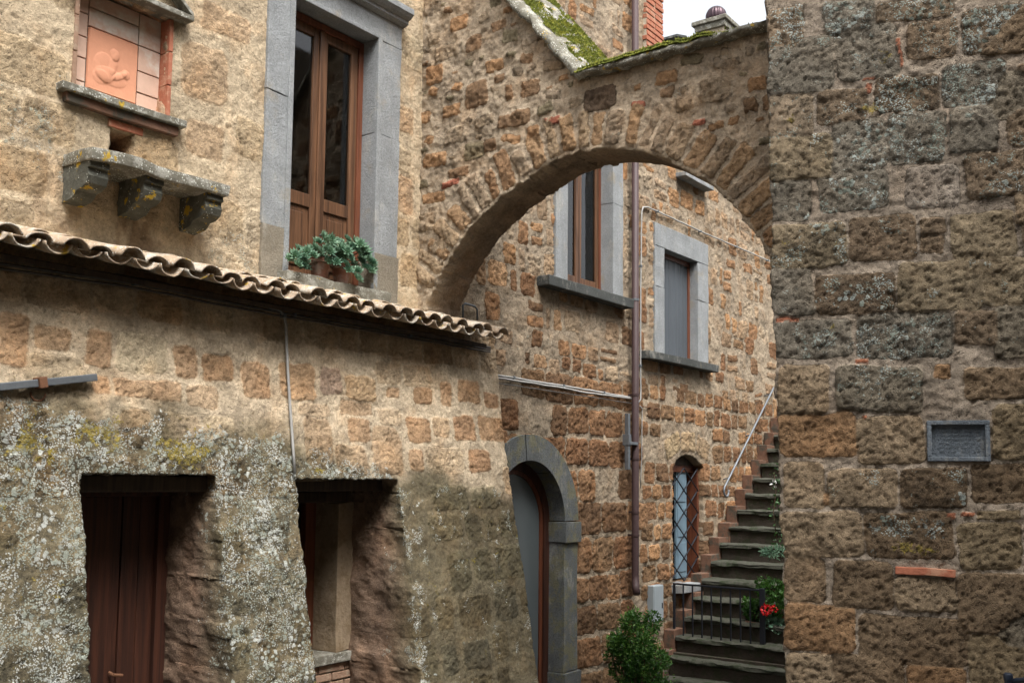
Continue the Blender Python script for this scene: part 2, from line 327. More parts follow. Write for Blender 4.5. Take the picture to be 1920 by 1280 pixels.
def stone_wall(name, parent, mat, org, es, et, nn, S, T, cell, hole, stones, mortar, off=None, depth=.3, amp=(.018, .008), pit=.012, stone_h=.012,
               warp=.018, lich=None, moss=None, back=False, layers=4, seed=1, revcol=(.20, .14, .09), mortvar=.25, soft=.010, inward=None, revnoise=.03, tint=None, corner_r=.2, revk=1.0):
    org, es, et, nn = (np.array(q, float) for q in (org, es, et, nn)); inw = -nn if inward is None else np.array(inward, float)
    ns = int((S[1]-S[0])/cell)+1; ntt = int((T[1]-T[0])/cell)+1
    sv = np.linspace(S[0], S[1], ns); tv = np.linspace(T[0], T[1], ntt); s, t = np.meshgrid(sv, tv)
    f = hole(s, t) if hole else np.full(s.shape, 9.0)
    if hole:
        e = cell*.5; gs = (hole(s+e, t)-hole(s-e, t))/(2*e); gt = (hole(s, t+e)-hole(s, t-e))/(2*e); gl = np.sqrt(gs**2+gt**2)+1e-6
        k = np.abs(f) < cell*.72; s = np.where(k, s-f*gs/gl**2, s); t = np.where(k, t-f*gt/gl**2, t); fk = np.where(k, 0, f)
    else: fk = f; gs = gt = np.zeros_like(s)
    ws = s+(fbm(s, t, 5, 3, seed+3)-.5)*2*warp+(fbm(s, t, 22, 2, seed+4)-.5)*warp*.9; wt = t+(fbm(s, t, 5, 3, seed+5)-.5)*2*warp+(fbm(s, t, 22, 2, seed+6)-.5)*warp*.9
    D = np.full(s.shape, .2); C = np.zeros(s.shape+(3,)); C[:] = mortar; BU = np.zeros(s.shape); LI = np.zeros(s.shape); RN = np.zeros(s.shape)
    for q in stones:
        cs, ct, w, h, an, col = q[:6]; bu = q[6] if len(q) > 6 else 1.0; lq = q[7] if len(q) > 7 else 0.0
        R = math.hypot(w, h)/2+.06
        i0, i1 = np.searchsorted(sv, [cs-R, cs+R]); j0, j1 = np.searchsorted(tv, [ct-R, ct+R])
        if i1 <= i0 or j1 <= j0: continue
        sl_ = (slice(j0, j1), slice(i0, i1)); a = ws[sl_]-cs; b = wt[sl_]-ct; ca, sa = math.cos(an), math.sin(an)
        u = a*ca+b*sa; v = -a*sa+b*ca; r = min(w, h)*corner_r
        # slightly tapered, skewed blocks
        sk = (hash((round(cs*99), round(ct*77))) % 100/100-.5)*.12; u = u+v*sk; 
        qx = np.abs(u)-(w/2-r); qy = np.abs(v)-(h/2-r)
        d = np.sqrt(np.maximum(qx, 0)**2+np.maximum(qy, 0)**2)+np.minimum(np.maximum(qx, qy), 0)-r
        k = d < D[sl_]; D[sl_] = np.where(k, d, D[sl_]); kk = k & (d < .035)
        C[sl_][kk] = col; BU[sl_][kk] = bu; LI[sl_][kk] = lq*.95; RN[sl_][kk] = (hash((round(ct*91), round(cs*53))) % 100)/100.
    edge = D+(fbm(s, t, 45, 3, seed+8)-.5)*.022
    m = 1-sst(-soft, soft, edge)
    mc = np.array(mortar)*(1-mortvar+2*mortvar*fbm(s, t, 4, 4, seed+11))[..., None]
    big = fbm(s, t, 3, 5, seed+12); sc_ = C*(.72+.56*fbm(s, t, 9, 4, seed+13))[..., None]
    sc_ = np.where((D < .03)[..., None], sc_, mc); cmo = mc
    if tint is not None: tt_ = tint(s, t); cmo = cmo*tt_; sc_ = sc_*tt_
    rn = fbm(s, t, 8, 5, seed+14, .6)-.5
    fine = fbm(s, t, 34, 4, seed+15, .65)-.5
    ptn = fbm(s, t, 75, 2, seed+16); pits = sst(.62, .74, ptn)*(.35+.65*m)
    dome = 1-np.exp(np.minimum(D, 0)/.014)
    h = amp[0]*rn*2+amp[1]*fine*2-pit*pits + m*stone_h*BU*(.45+.55*dome)+(RN-.5)*.012*m
    crack = sst(.0, .02, np.abs(fbm(s, t, 4.5, 4, seed+21)-.5)); h = h-(1-crack)*(fbm(s, t, 2.5, 2, seed+22) > .55)*.006
    if off is not None: h = h+off(s, t)
    base = org+s[..., None]*es+t[..., None]*et+h[..., None]*nn
    li = LI*m
    if lich is not None: li = np.maximum(li, lich(s, t))
    mo = np.zeros_like(li)
    if moss is not None: mo = np.maximum(mo, moss(s, t))
    aux = np.stack([np.clip(.5+D/.08, 0, 1), np.clip(li, 0, 1), np.clip(mo, 0, 1)], -1)
    idx = np.arange(s.size).reshape(s.shape)
    a, b, c, d = idx[:-1, :-1], idx[:-1, 1:], idx[1:, 1:], idx[1:, :-1]
    fm = (fk[:-1, :-1]+fk[:-1, 1:]+fk[1:, 1:]+fk[1:, :-1])/4; keep = fm > 1e-9
    Q = np.stack([a[keep], b[keep], c[keep], d[keep]], -1)
    if np.dot(np.cross(es, et), nn) < 0: Q = Q[:, ::-1]
    V = base.reshape(-1, 3); CO = np.concatenate([sc_.reshape(-1, 3), cmo.reshape(-1, 3)], 1); AU = aux.reshape(-1, 3); sF = s.ravel(); tF = t.ravel(); gS = gs.ravel(); gT = gt.ravel()
    E = np.concatenate([Q[:, [i, (i+1) % 4]] for i in range(4)]); key = np.minimum(E[:, 0], E[:, 1])*np.int64(len(V))+np.maximum(E[:, 0], E[:, 1])
    _, inv, cnt = np.unique(key, return_inverse=True, return_counts=True); E = E[cnt[inv] == 1]
    bv = np.unique(E); loc = {}; n0 = len(V)
    dp = depth(sF[bv], tF[bv], V[bv]) if callable(depth) else np.full(len(bv), depth)
    gdir = -(gS[bv, None]*es+gT[bv, None]*et); gn = np.linalg.norm(gdir, axis=1, keepdims=True); gdir = np.where(gn > 1e-3, gdir/np.maximum(gn, 1e-3), 0)
    ROUGH[0] = 0.0; fs = hole(sF[bv], tF[bv]) if hole else np.zeros(len(bv)); ROUGH[0] = 1.0; fs = np.where(np.abs(fs) < .08, fs, 0)
    remap = np.full(n0, -1); remap[bv] = np.arange(len(bv)); prev = E.copy(); VV = [V]; CC = [CO]; AA = [AU]; QQ = [Q]; nb = n0
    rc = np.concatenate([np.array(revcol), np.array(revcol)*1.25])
    for L in range(1, layers+1):
        fr = L/layers; pos = V[bv]+inw*(dp*fr)[:, None]+gdir*(fs*min(1, fr*4))[:, None]
        aa_ = sF[bv]*.9+tF[bv]; nz = (fbm(aa_, dp*fr, 6, 4, seed+40)-.5)*revnoise*2+(fbm(aa_+dp*fr*.6, dp*fr-aa_*.4, 34, 3, seed+42)-.5)*revnoise*.5; nz = nz*min(1, fr*6)
        if L < layers or not back: pos = pos-gdir*nz[:, None]
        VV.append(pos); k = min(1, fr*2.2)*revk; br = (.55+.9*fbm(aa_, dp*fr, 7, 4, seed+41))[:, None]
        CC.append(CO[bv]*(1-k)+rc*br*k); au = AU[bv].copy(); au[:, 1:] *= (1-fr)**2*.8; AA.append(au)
        cur = remap[E]+nb; QQ.append(np.stack([prev[:, 1], prev[:, 0], cur[:, 0], cur[:, 1]], -1)); prev = cur; nb += len(bv)
    if back:
        dd = depth if not callable(depth) else .3
        VV.append(V+inw*dd-(V*0)); CC.append(CO); AA.append(AU); QQ.append(Q[:, ::-1]+nb)
    V = np.concatenate(VV); CO = np.concatenate(CC); AU = np.concatenate(AA); Q = np.concatenate(QQ)
    used = np.zeros(len(V), bool); used[Q.ravel()] = True; rm = np.cumsum(used)-1
    return np_mesh(name, V[used], rm[Q], mat, parent, {"cs": CO[used][:, :3], "cm": CO[used][:, 3:], "aux": AU[used]})

def courses(s0, s1, t0, t1, h, w, gap, pal, seed, jit=.25, slope=0.0, bu=1.0, skip=0.0, lich=0.0, split=.0, wob=.0):
    r = random.Random(seed); out = []; t = t0
    while t < t1:
        hh = h*(1+r.uniform(-jit, jit)); s = s0-r.random()*w
        while s < s1:
            ww = w*(1+r.uniform(-jit*1.7, jit*1.7))
            if r.random() >= skip:
                c = r.choice(pal); k = r.uniform(.85, 1.15); c = tuple(x*k for x in c)
                ct = t+hh/2+slope*(s-s0)+r.uniform(-1, 1)*wob
                g = gap*r.uniform(.7, 1.5)
                if r.random() < split:
                    out.append((s+ww/2, ct+hh*.26, ww-g, hh*.48-g*.8, slope+r.uniform(-.05, .05), c, bu, lich*r.random()))
                    out.append((s+ww/2, ct-hh*.24, ww-g, hh*.5-g*.8, slope+r.uniform(-.05, .05), r.choice(pal), bu, lich*r.random()))
                else:
                    out.append((s+ww/2, ct, ww-g, (hh-g)*r.uniform(.86, 1.0), slope+r.uniform(-.035, .035), c, bu*r.uniform(.4, 1.2), lich*r.random()))
            s += ww
        t += hh
    return out
def sdf_box(s, t, x0, x1, z0, z1): return np.maximum(np.abs(s-(x0+x1)/2)-(x1-x0)/2, np.abs(t-(z0+z1)/2)-(z1-z0)/2)
ROUGH = [1.0]
def rgh(s, t, f=12, a=.02, seed=3): return ROUGH[0]* (fbm(s, t, f, 4, seed)-.5)*a

# =================================================================== SETTING: ground
GZ = -2.35
g_ = MB().box(-60, 60, -60, 60, GZ-.3, GZ); ground = g_.obj("ground", M["ground"]); tag(ground, "grey stone paved ground of the alley", None, None, "structure")

# palettes (linear)
OR = [(.40, .235, .12), (.36, .20, .10), (.43, .27, .15), (.33, .19, .10)]
TAN = [(.50, .37, .235), (.46, .34, .22), (.52, .41, .28), (.44, .31, .19)]
BRN = [(.20, .125, .072), (.24, .15, .08), (.17, .115, .075), (.27, .17, .095)]
GRY = [(.20, .175, .14), (.18, .165, .135), (.235, .20, .155)]
OLV = [(.21, .165, .10), (.24, .19, .12)]

# =================================================================== THE HOUSE (front plane y = 0)
def X(px, py, y=0.0): return aty(px, py, y).x
def Z(px, py, y=0.0): return aty(px, py, y).z
house = empty("stone_house", (6.2, 0, GZ), "tan and orange tuff stone house with grey framed windows running behind the arch", "house")
# --- openings, measured on the front plane
NI = dict(x0=X(140, 150), x1=X(312, 200), z0=Z(329, 228, -.06)+.02, z1=Z(333, 42))
FW = dict(x0=X(541, 300), x1=X(700, 300), z0=Z(530, 505, -.1), z1=Z(708, 75))
FO = dict(x0=X(493, 260), x1=X(745, 300), z1=FW['z1']+.30)
HO = dict(x0=X(206, 260), x1=X(252, 260), z0=Z(230, 292), z1=Z(230, 245))
W1 = dict(x0=X(1061, 500), x1=X(1146, 500), z0=Z(1120, 555)+.03, z1=3.95); W1O = dict(x0=X(1038, 480), x1=X(1165, 480))
W2 = dict(x0=X(1243, 600), x1=X(1306, 600), z0=Z(1216, 655, -.12), z1=Z(1245, 467)); W2O = dict(x0=X(1225, 500), x1=X(1325, 500), z1=Z(1275, 438))
DR = dict(cx=(X(990, 900)), z=Z(1062, 977), ro=.0, ri=.0); DR['ro'] = X(1082, 977)-DR['cx']-.03; DR['ri'] = X(1056, 977)-DR['cx']-.02
GW = dict(x0=X(1261, 950), x1=X(1318, 950), z0=Z(1290, 1090), z1=Z(1290, 853))
zt = lambda o: o['z1']
# upper left part (wall B)
st = []
r = random.Random(5)
B0 = courses(-.7, 1.6, 1.3, 4.8, .29, .36, .03, [(.51, .40, .265), (.50, .385, .245), (.53, .43, .29), (.485, .36, .22)], 22, .25, bu=.25, skip=.3)+courses(1.6, 6.3, 1.3, 4.8, .29, .36, .03, [(.51, .40, .265), (.50, .385, .245), (.53, .43, .29), (.485, .36, .22), (.52, .42, .29)], 21, .25, bu=.25, skip=.3, wob=.015)
for (a, b, c, d, k) in [(340, 85, 430, 190, OR[2]), (350, 230, 420, 300, OR[2]), (750, 200, 775, 250, OR[0]), (747, 330, 775, 400, OR[1]), (380, 20, 470, 70, OR[2])]:
    p = aty((a+c)/2, (b+d)/2); w_ = X(c, (b+d)/2)-X(a, (b+d)/2); h_ = abs(Z((a+c)/2, b)-Z((a+c)/2, d)); st.append((p.x, p.z, w_, h_, 0, tuple((a+b)/2 for a, b in zip(k, (.58, .46, .31))), .3))
st = [q for q in B0 if all(abs(q[0]-o[0]) > (q[2]+o[2])/2 or abs(q[1]-o[1]) > (q[3]+o[3])/2 for o in st)]+st
def holeB(s, t):
    q = sdf_box(s, t, NI['x0'], NI['x1'], NI['z0'], NI['z1'])
    q = np.minimum(q, sdf_box(s, t, FW['x0']-.05, FW['x1']+.05, FW['z0']-.05, FW['z1']+.05))
    return np.minimum(q, sdf_box(s, t, HO['x0'], HO['x1'], HO['z0'], HO['z1'])+rgh(s, t, 30, .02))
def blobs(s, t, L):
    q = np.zeros_like(s)
    for (x, z, rx, rz, v) in L: q = np.maximum(q, v*np.exp(-(((s-x)/rx)**2+((t-z)/rz)**2)))
    return q
def lichB(s, t):
    p = aty(60, 240); p2 = aty(400, 400); p3 = aty(440, 470)
    return blobs(s, t, [(p.x, p.z, .28, .22, .75), (p2.x+.1, p2.z-.15, .4, .12, .6), (p3.x, p3.z-.05, .3, .12, .7), (3.2, 1.78, .5, .10, .6)])+.12*fbm(s, t, 2.5, 3, 77)
stone_wall("wall", house, M["B"], (0, 0, 0), (1, 0, 0), (0, 0, 1), (0, -1, 0), (-.6, 6.24), (1.2, 4.9), .0115, holeB, st, (.535, .43, .295), amp=(.010, .006), pit=.007,
           stone_h=.005, soft=.03, lich=lichB, depth=lambda s, t, p: np.where((s > 3.0) & (s < 4.2) & (t > 1.4) & (t < 3.1), np.where(t < NI['z0']-.02, .3, .10), .32), seed=3, mortvar=.22, revcol=(.36, .22, .14),
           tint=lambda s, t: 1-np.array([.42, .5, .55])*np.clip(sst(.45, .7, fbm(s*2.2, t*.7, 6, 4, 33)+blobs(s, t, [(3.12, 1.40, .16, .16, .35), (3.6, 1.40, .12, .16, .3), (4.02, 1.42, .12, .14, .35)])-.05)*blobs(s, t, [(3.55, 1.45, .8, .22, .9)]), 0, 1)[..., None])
# right part seen through the arch and below the tiled canopy (wall C)
CB = [(.24, .13, .068), (.27, .15, .078), (.20, .118, .065), (.25, .155, .085)]; xm_ = X(1185, 900)
st = courses(6.6, xm_, -2.5, Z(1100, 745), .33, .40, .012, CB+CB+OR[3:], 31, .2, bu=1.0, skip=.03, wob=.01)
st += courses(xm_+.35, 15.6, -2.5, Z(1250, 735), .225, .27, .030, OR[:2]+CB+CB, 34, .18, bu=1.0, skip=.08, wob=.01)
st += courses(6.2, 15.6, Z(1250, 735), 1.95, .25, .26, .05, [(.37, .26, .165), (.34, .23, .14), (.39, .29, .19)]+OR[2:]+CB, 32, .3, bu=.8, skip=.25, split=.12, wob=.03)
st += courses(6.2, 15.6, 1.95, 6.6, .26, .25, .055, [(.40, .29, .19), (.36, .255, .16), (.42, .33, .23)]+OR[:1]+OR[3:], 33, .3, bu=.6, skip=.25, split=.15, wob=.03)
# blocks round the lattice window
CGW = (GW['x0']+GW['x1'])/2; clearG = lambda q: not (GW['x0']-.25 < q[0] < GW['x1']+.28 and GW['z1']-.15 < q[1] < GW['z1']+.30)
st = [q for q in st if clearG(q)]
for k in range(3): st.append((CGW+(k-1)*.40, GW['z1']+.10+(.06 if k == 1 else 0), .38, .24, -(k-1)*.35, [(.40, .30, .18), (.42, .31, .19), (.36, .26, .16)][k], .7))
def grillz(s): return GW['z1']-.14*((s-CGW)/((GW['x1']-GW['x0'])/2))**2
def holeC(s, t):
    q = sdf_box(s, t, W1['x0']-.05, W1['x1']+.05, W1['z0']-.03, W1['z1']+.05)
    q = np.minimum(q, sdf_box(s, t, W2['x0']-.05, W2['x1']+.05, W2['z0']-.03, W2['z1']+.05))
    q = np.minimum(q, sdf_box(s, t, GW['x0'], GW['x1'], GW['z0'], 9.0)*0+np.maximum(sdf_box(s, t, GW['x0'], GW['x1'], GW['z0'], 5.0), t-grillz(s))+rgh(s, t, 12, .04))
    rr = DR['ri']+.06; arc = np.where(t > DR['z'], np.hypot(s-DR['cx'], t-DR['z'])-rr, np.abs(s-DR['cx'])-rr); q = np.minimum(q, arc)
    top = np.where(s > XE, 4.6-t, 6.4-t); return np.minimum(q, top)
XE = X(1237, 60)
def lichC(s, t): return .10*fbm(s, t, 2.5, 3, 78)+blobs(s, t, [(X(960, 620), Z(960, 620), .5, .15, .4)])
def mossC(s, t): return blobs(s, t, [(DR['cx']+DR['ro']+.1, -1.5, .25, .5, .25), (12.5, -1.6, 1, .4, .4)])
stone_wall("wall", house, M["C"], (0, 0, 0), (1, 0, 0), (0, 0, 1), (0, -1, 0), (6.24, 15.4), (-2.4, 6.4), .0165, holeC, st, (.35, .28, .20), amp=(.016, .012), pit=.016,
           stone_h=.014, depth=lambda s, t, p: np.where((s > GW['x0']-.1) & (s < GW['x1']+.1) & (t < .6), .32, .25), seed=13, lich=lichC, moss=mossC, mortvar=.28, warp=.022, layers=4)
# brick quoin of the upper storey
b = MB(); z = 3.9; k = 0
while z < 6.4:
    for j in range(2 if k % 2 else 1):
        wd = [.42, .24][j] if k % 2 == 0 else .20
        x1 = XE-(.21*j if k % 2 else 0)+random.uniform(-.006, .006); b.box(x1-wd+.012, x1, -.05+random.uniform(-.006, .006), .2, z+.006, z+.056, .005, .006, 0, k)
    z += .066; k += 1
b.obj("brick_quoin", M["brick"], house)
MB().box(XE-.40, XE-.004, -.036, .2, 3.9, 6.4).obj("quoin_mortar", M["mort"], house)
# rooms behind the panes
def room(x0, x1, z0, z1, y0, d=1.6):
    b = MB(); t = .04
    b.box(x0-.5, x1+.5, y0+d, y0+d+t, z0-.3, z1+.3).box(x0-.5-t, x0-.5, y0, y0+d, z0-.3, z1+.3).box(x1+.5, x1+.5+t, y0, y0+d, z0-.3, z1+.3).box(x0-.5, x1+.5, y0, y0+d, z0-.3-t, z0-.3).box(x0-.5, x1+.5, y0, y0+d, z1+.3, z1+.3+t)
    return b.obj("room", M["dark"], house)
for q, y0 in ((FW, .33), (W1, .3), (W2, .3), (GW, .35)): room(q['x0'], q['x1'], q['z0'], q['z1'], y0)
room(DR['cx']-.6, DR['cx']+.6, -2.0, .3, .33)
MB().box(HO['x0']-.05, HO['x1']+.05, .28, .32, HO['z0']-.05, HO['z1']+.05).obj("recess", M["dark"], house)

# --- French window
fwn = empty("french_window", (5.2, 0, 1.4)); fwn.parent = house; fwn.matrix_parent_inverse = Matrix.Translation(-house.location)
b = MB(); yb = .16
def surround(b, o, i, z0, ztop, pr=.022, dp=.22, head=True, bev=.006, joints=()):
    for (xa, xb) in ((o[0], i[0]), (i[2], o[1])):
        zz_ = [z0]+list(joints)+[i[1]]
        for a, c in zip(zz_[:-1], zz_[1:]): b.box(xa, xb, -pr+random.uniform(-.002, .002), dp, a+.0015, c-.0015, bev, .010, 3, int(a*10))
    if head: b.box(o[0], o[1], -pr-.0015, dp, i[1], ztop, bev, .008, 3, 3)
surround(b, (FO['x0'], FO['x1']), (FW['x0'], FW['z1'], FW['x1']), 1.76, FO['z1'], joints=(2.72,))
MB().box(FO['x0'], FW['x0'], -.024, .22, 1.36, 1.757, .006, .01, 3, 4).obj('jamb_base', M['pept'], fwn); MB().box(FW['x1'], FO['x1'], -.036, .22, 1.36, 1.757, .006, .01, 3, 5).obj('jamb_base', M['pept'], fwn)
# raised inner moulding (right and head), hood cornice
b.box(FW['x1']-.001, FW['x1']+.045, -.034, .0, 1.36, FW['z1']+.03, .006); b.box(FW['x0']-.045, FW['x0']+.001, -.034, .0, 1.36, FW['z1']+.03, .006); b.box(FW['x0']+.001, FW['x1']-.001, -.034, .0, FW['z1']-.001, FW['z1']+.03, .006)
b.obj("stone_surround", M["pep"], fwn, False)
cz = Z(752, 40, -.1); b = MB(); prof = [(0.0, cz), (-.05, cz+.005), (-.075, cz+.02), (-.075, cz+.045), (-.11, cz+.06), (-.135, cz+.085), (-.135, cz+.13), (0, cz+.15)]
b.prism(prof, 'x', FO['x0']-.03, FO['x1']+.02); b.obj("cornice", M["pep"], fwn)
b = MB().box(X(535, 515, -.1), X(727, 555, -.1), -.13, .2, FW['z0']-.17, FW['z0'], .012, .025, 6, 5); b.obj("sill", M["slabd"], fwn, 2)
# wooden frame and leaves at y = .14
def leaf(b, x0, x1, z0, z1, y0, panel_z, stile=.075, gl=None, pn=None, bars=0):
    b.box(x0, x0+stile, y0, y0+.045, z0, z1, .006).box(x1-stile, x1, y0, y0+.045, z0, z1, .006)
    b.box(x0+stile, x1-stile, y0+.002, y0+.043, z0, z0+.11, .005).box(x0+stile, x1-stile, y0+.002, y0+.043, z1-.07, z1, .005)
    if panel_z:
        b.box(x0+stile, x1-stile, y0+.002, y0+.043, panel_z-.10, panel_z, .005)
        pn.box(x0+stile, x1-stile, y0+.018, y0+.03, z0+.11, panel_z-.10).box(x0+stile+.045, x1-stile-.045, y0+.008, y0+.02, z0+.155, panel_z-.145, .010)
    gl.box(x0+stile, x1-stile, y0+.02, y0+.026, panel_z or z0+.11, z1-.07)
fx0, fx1, fz0, fz1 = FW['x0']-.03, FW['x1']+.0, FW['z0']-.05, Z(660, 75, .15)
fr = MB(); fr.box(fx0, fx0+.05, .13, .20, fz0, fz1, .005).box(fx1-.05, fx1, .13, .20, fz0, fz1, .005).box(fx0+.05, fx1-.05, .13, .20, fz1-.05, fz1, .005)
fr.box(fx0, fx1, .15, .22, fz1, FW['z1']+.04); fr.obj("frame", M["wred"], fwn)
pz = Z(597, 371, .16); xm = (fx0+fx1)/2
for (x0, x1) in ((fx0+.05, xm-.002), (xm+.002, fx1-.05)):
    lf = MB(); gl = MB(); pn = MB(); leaf(lf, x0, x1, fz0+.02, fz1-.052, .145, pz, .07, gl, pn)
    o = lf.obj("window_leaf", M["wood"], fwn); pn.obj("wood_panel", M["wood"], fwn); gl.obj("pane", M["glass"], fwn)
MB().box(xm-.022, xm+.022, .128, .146, fz0+.02, fz1-.06, .006).obj("centre_strip", M["wood"], fwn)
h = MB(); h.tube([(xm+.01, .115, pz-.3), (xm+.01, .095, pz-.3), (xm+.07, .09, pz-.3)], .008); h.obj("handle", M["iron"], fwn, True)

# --- niche with relief
niche = empty("wall_niche", (3.5, 0, 2.2)); niche.parent = house; niche.matrix_parent_inverse = Matrix.Translation(-house.location)
b = MB(); x0, x1, z0, z1 = NI['x0'], NI['x1'], NI['z0'], NI['z1']
MB().box(x0-.02, x1+.02, .105, .15, z0-.02, z1+.05).obj("niche_back", M["slabd"], niche)
cols = [0, .20, .74, 1.0]
tb = MB(); g = .004
def tl(u0_, u1_, v0, v1): tb.box(x0+(x1-x0)*u0_+g, x0+(x1-x0)*u1_-g, .088+random.uniform(-.003, .003), .11, z0+(z1-z0)*v0+g, z0+(z1-z0)*v1-g, .003)
for v0, v1 in ((0, .14), (.14, .36), (.36, .56), (.56, .78), (.78, 1.0)): tl(0, .19, v0, v1); 
for v0, v1 in ((0, .22), (.22, .43), (.43, .68), (.68, 1.0)): tl(.74, 1, v0, v1)
tl(.19, .74, 0, .085); tl(.19, .74, .68, .86); tl(.19, .74, .86, 1.0)
tb.obj("terracotta_tiles", M["brickp"], niche)
# low relief: a seated figure bending over a small one, plain shapes
n = 90; rx0, rx1 = x0+(x1-x0)*.2, x0+(x1-x0)*.73; rz0, rz1 = z0+(z1-z0)*.09, z0+(z1-z0)*.67
u, v = np.meshgrid(np.linspace(0, 1, n), np.linspace(0, 1, n))
def el(cx, cy, a, bb, an=0):
    c, s_ = math.cos(an), math.sin(an); p = (u-cx)*c+(v-cy)*s_; q = -(u-cx)*s_+(v-cy)*c; return np.sqrt(np.clip(1-(p/a)**2-(q/bb)**2, 0, 1))
hh = .02*el(.52, .68, .10, .10)+.018*el(.33, .42, .22, .25, .4)+.012*el(.45, .30, .33, .14, -.1)+.016*el(.76, .42, .09, .08)+.014*el(.63, .36, .17, .06, .5)+.010*el(.5, .52, .09, .2, -.3)+.010*el(.25, .25, .16, .12)
hh += .004*(fbm(u, v, 7, 3, 5)-.5)+.006*np.clip(1-np.minimum.reduce([u, 1-u, v, 1-v])/.03, 0, 1)
ed = np.minimum.reduce([u, 1-u, v, 1-v]) <= 1e-6; hh = hh+.0035*(fbm(u*1.0+.3*v, v*.6, 16, 3, 9)-.5)*(hh > .006); yy = np.where(ed, .10, .078-hh*.42)
V = np.stack([rx0+u*(rx1-rx0), yy, rz0+v*(rz1-rz0)], -1).reshape(-1, 3); ix = np.arange(n*n).reshape(n, n)
Q = np.stack([ix[:-1, :-1], ix[:-1, 1:], ix[1:, 1:], ix[1:, :-1]], -1).reshape(-1, 4)
np_mesh("terracotta_relief", V, Q, M["terra"], niche, {})
# brick jambs, sill, pediment
jb = MB(); jb2 = MB(); zz = z0
for k in range(3):
    hz = (z1-z0)/3; jb.box(x0-.022, x0+.004, -.012, .09, zz+.003, zz+hz-.003, .004, .006, 0, k); jb2.box(x1-.004, x1+.024, -.012, .09, zz+.003, zz+hz-.003, .004, .006, 0, k+9); zz += hz
jb.obj("brick_jamb", M["brickl"], niche); jb2.obj("brick_jamb", M["brick"], niche)
MB().box(x0-.11, x1+.11, -.075, .10, z0-.045, z0, .006, .012, 4, 3).obj("sill", M["slab"], niche)
MB().box(x0-.07, x1+.07, -.045, .02, z0-.105, z0-.047, .005, .008, 4, 3).obj("sill_moulding", M["brickd"], niche)
MB().box(x0-.10, x1+.12, -.09, .06, z1, z1+.035, .005, .008, 4, 4).obj("pediment_base", M["slabd"], niche)
xc = (x0+x1)/2; pb = MB()
for sgn in (-1, 1):
    xa = xc+sgn*((x1-x0)/2+.12); p = [(xa, z1+.036), (xa, z1+.062), (xc, z1+.40), (xc, z1+.37)]
    if sgn < 0: p = p[::-1]
    pb.prism(p, 'y', -.08, .02)
pb.obj("pediment", M["slabd"], niche)
MB().box(HO['x0']-.02, HO['x1']+.05, -.012, .1, HO['z1'], HO['z1']+.045, .004, .01).obj("hole_lintel", M["brick"], niche)

# --- lintel shelf on corbels
pa = aty(128, 259, -.3); shx0, shx1, shz = 3.08, aty(430, 353, -.3).x, pa.z
shelf = empty("stone_shelf", (3.55, 0, shz), "dark stone shelf on three scrolled corbels spotted with yellow lichen under the niche", "stone shelf")
MB().box(shx0, shx1, -.31, .03, shz-.072, shz, .010, .024, 8, 7).obj("slab", M["slab"], shelf, 2)
for xc_ in (shx0+.075, X(285, 370, -.25), shx1-.085):
    b = MB(); pf = [(.03, shz-.073), (-.27, shz-.073), (-.275, shz-.11), (-.255, shz-.115), (-.255, shz-.135), (-.265, shz-.16), (-.25, shz-.20), (-.20, shz-.225), (-.15, shz-.23), (-.13, shz-.25), (-.10, shz-.27), (-.06, shz-.275), (.03, shz-.29)]
    b.prism(pf, 'x', xc_-.062, xc_+.062); o = b.obj("corbel", M["slabk"], shelf)

# --- windows of the far part
w1 = empty("casement_window", ((W1['x0']+W1['x1'])/2, 0, W1['z0'])); w1.parent = house; w1.matrix_parent_inverse = Matrix.Translation(-house.location)
b = MB(); surround(b, (W1O['x0'], W1O['x1']), (W1['x0'], W1['z1'], W1['x1']), W1['z0'], W1['z1']+.22, dp=.2, joints=(3.0,)); b.obj("stone_surround", M["pep"], w1)
MB().box(X(1027, 525, -.12), X(1186, 572, -.12), -.14, .16, W1['z0']-.10, W1['z0']-.001, .008, .012, 5, 8).obj("sill", M["pepd"], w1)
fr = MB(); yy = .13; a0, a1 = W1['x0'], W1['x1']; fr.box(a0, a0+.04, yy, yy+.07, W1['z0'], W1['z1']).box(a1-.04, a1, yy, yy+.07, W1['z0'], W1['z1']).box(a0+.04, a1-.04, yy, yy+.07, W1['z1']-.06, W1['z1']).box(a0+.04, a1-.04, yy, yy+.07, W1['z0'], W1['z0']+.05); fr.obj("frame", M["wred"], w1)
xm = (a0+a1)/2-.0
for (p, q) in ((a0+.04, xm-.001), (xm+.001, a1-.04)):
    lf = MB(); gl = MB(); leaf(lf, p, q, W1['z0']+.05, W1['z1']-.06, .135, None, .055, gl, None); lf.obj("window_leaf", M["wood"], w1); gl.obj("pane", M["glass"], w1)
cm = MB(); nx = 40
for k in range(nx-1):
    xa, xb = a0+(a1-a0)*k/nx, a0+(a1-a0)*(k+1)/nx; ya, yb2 = .27+.012*math.sin(k*1.3), .27+.012*math.sin((k+1)*1.3)
    cm.add([(xa, ya, W1['z0']), (xb, yb2, W1['z0']), (xb, yb2, W1['z1']), (xa, ya, W1['z1'])], [(0, 1, 2, 3)])
cm.obj("curtain", M["curt"], w1, True)
w2 = empty("screened_window", ((W2['x0']+W2['x1'])/2, 0, W2['z0'])); w2.parent = house; w2.matrix_parent_inverse = Matrix.Translation(-house.location)
b = MB(); surround(b, (W2O['x0'], W2O['x1']), (W2['x0'], W2['z1'], W2['x1']), W2['z0'], W2O['z1'], dp=.18, joints=(2.25,)); b.obj("stone_surround", M["pep"], w2)
MB().box(X(1217, 655, -.12), X(1346, 685, -.12), -.13, .12, W2['z0']-.09, W2['z0']-.001, .008, .012, 5, 8).obj("sill", M["pepd"], w2)
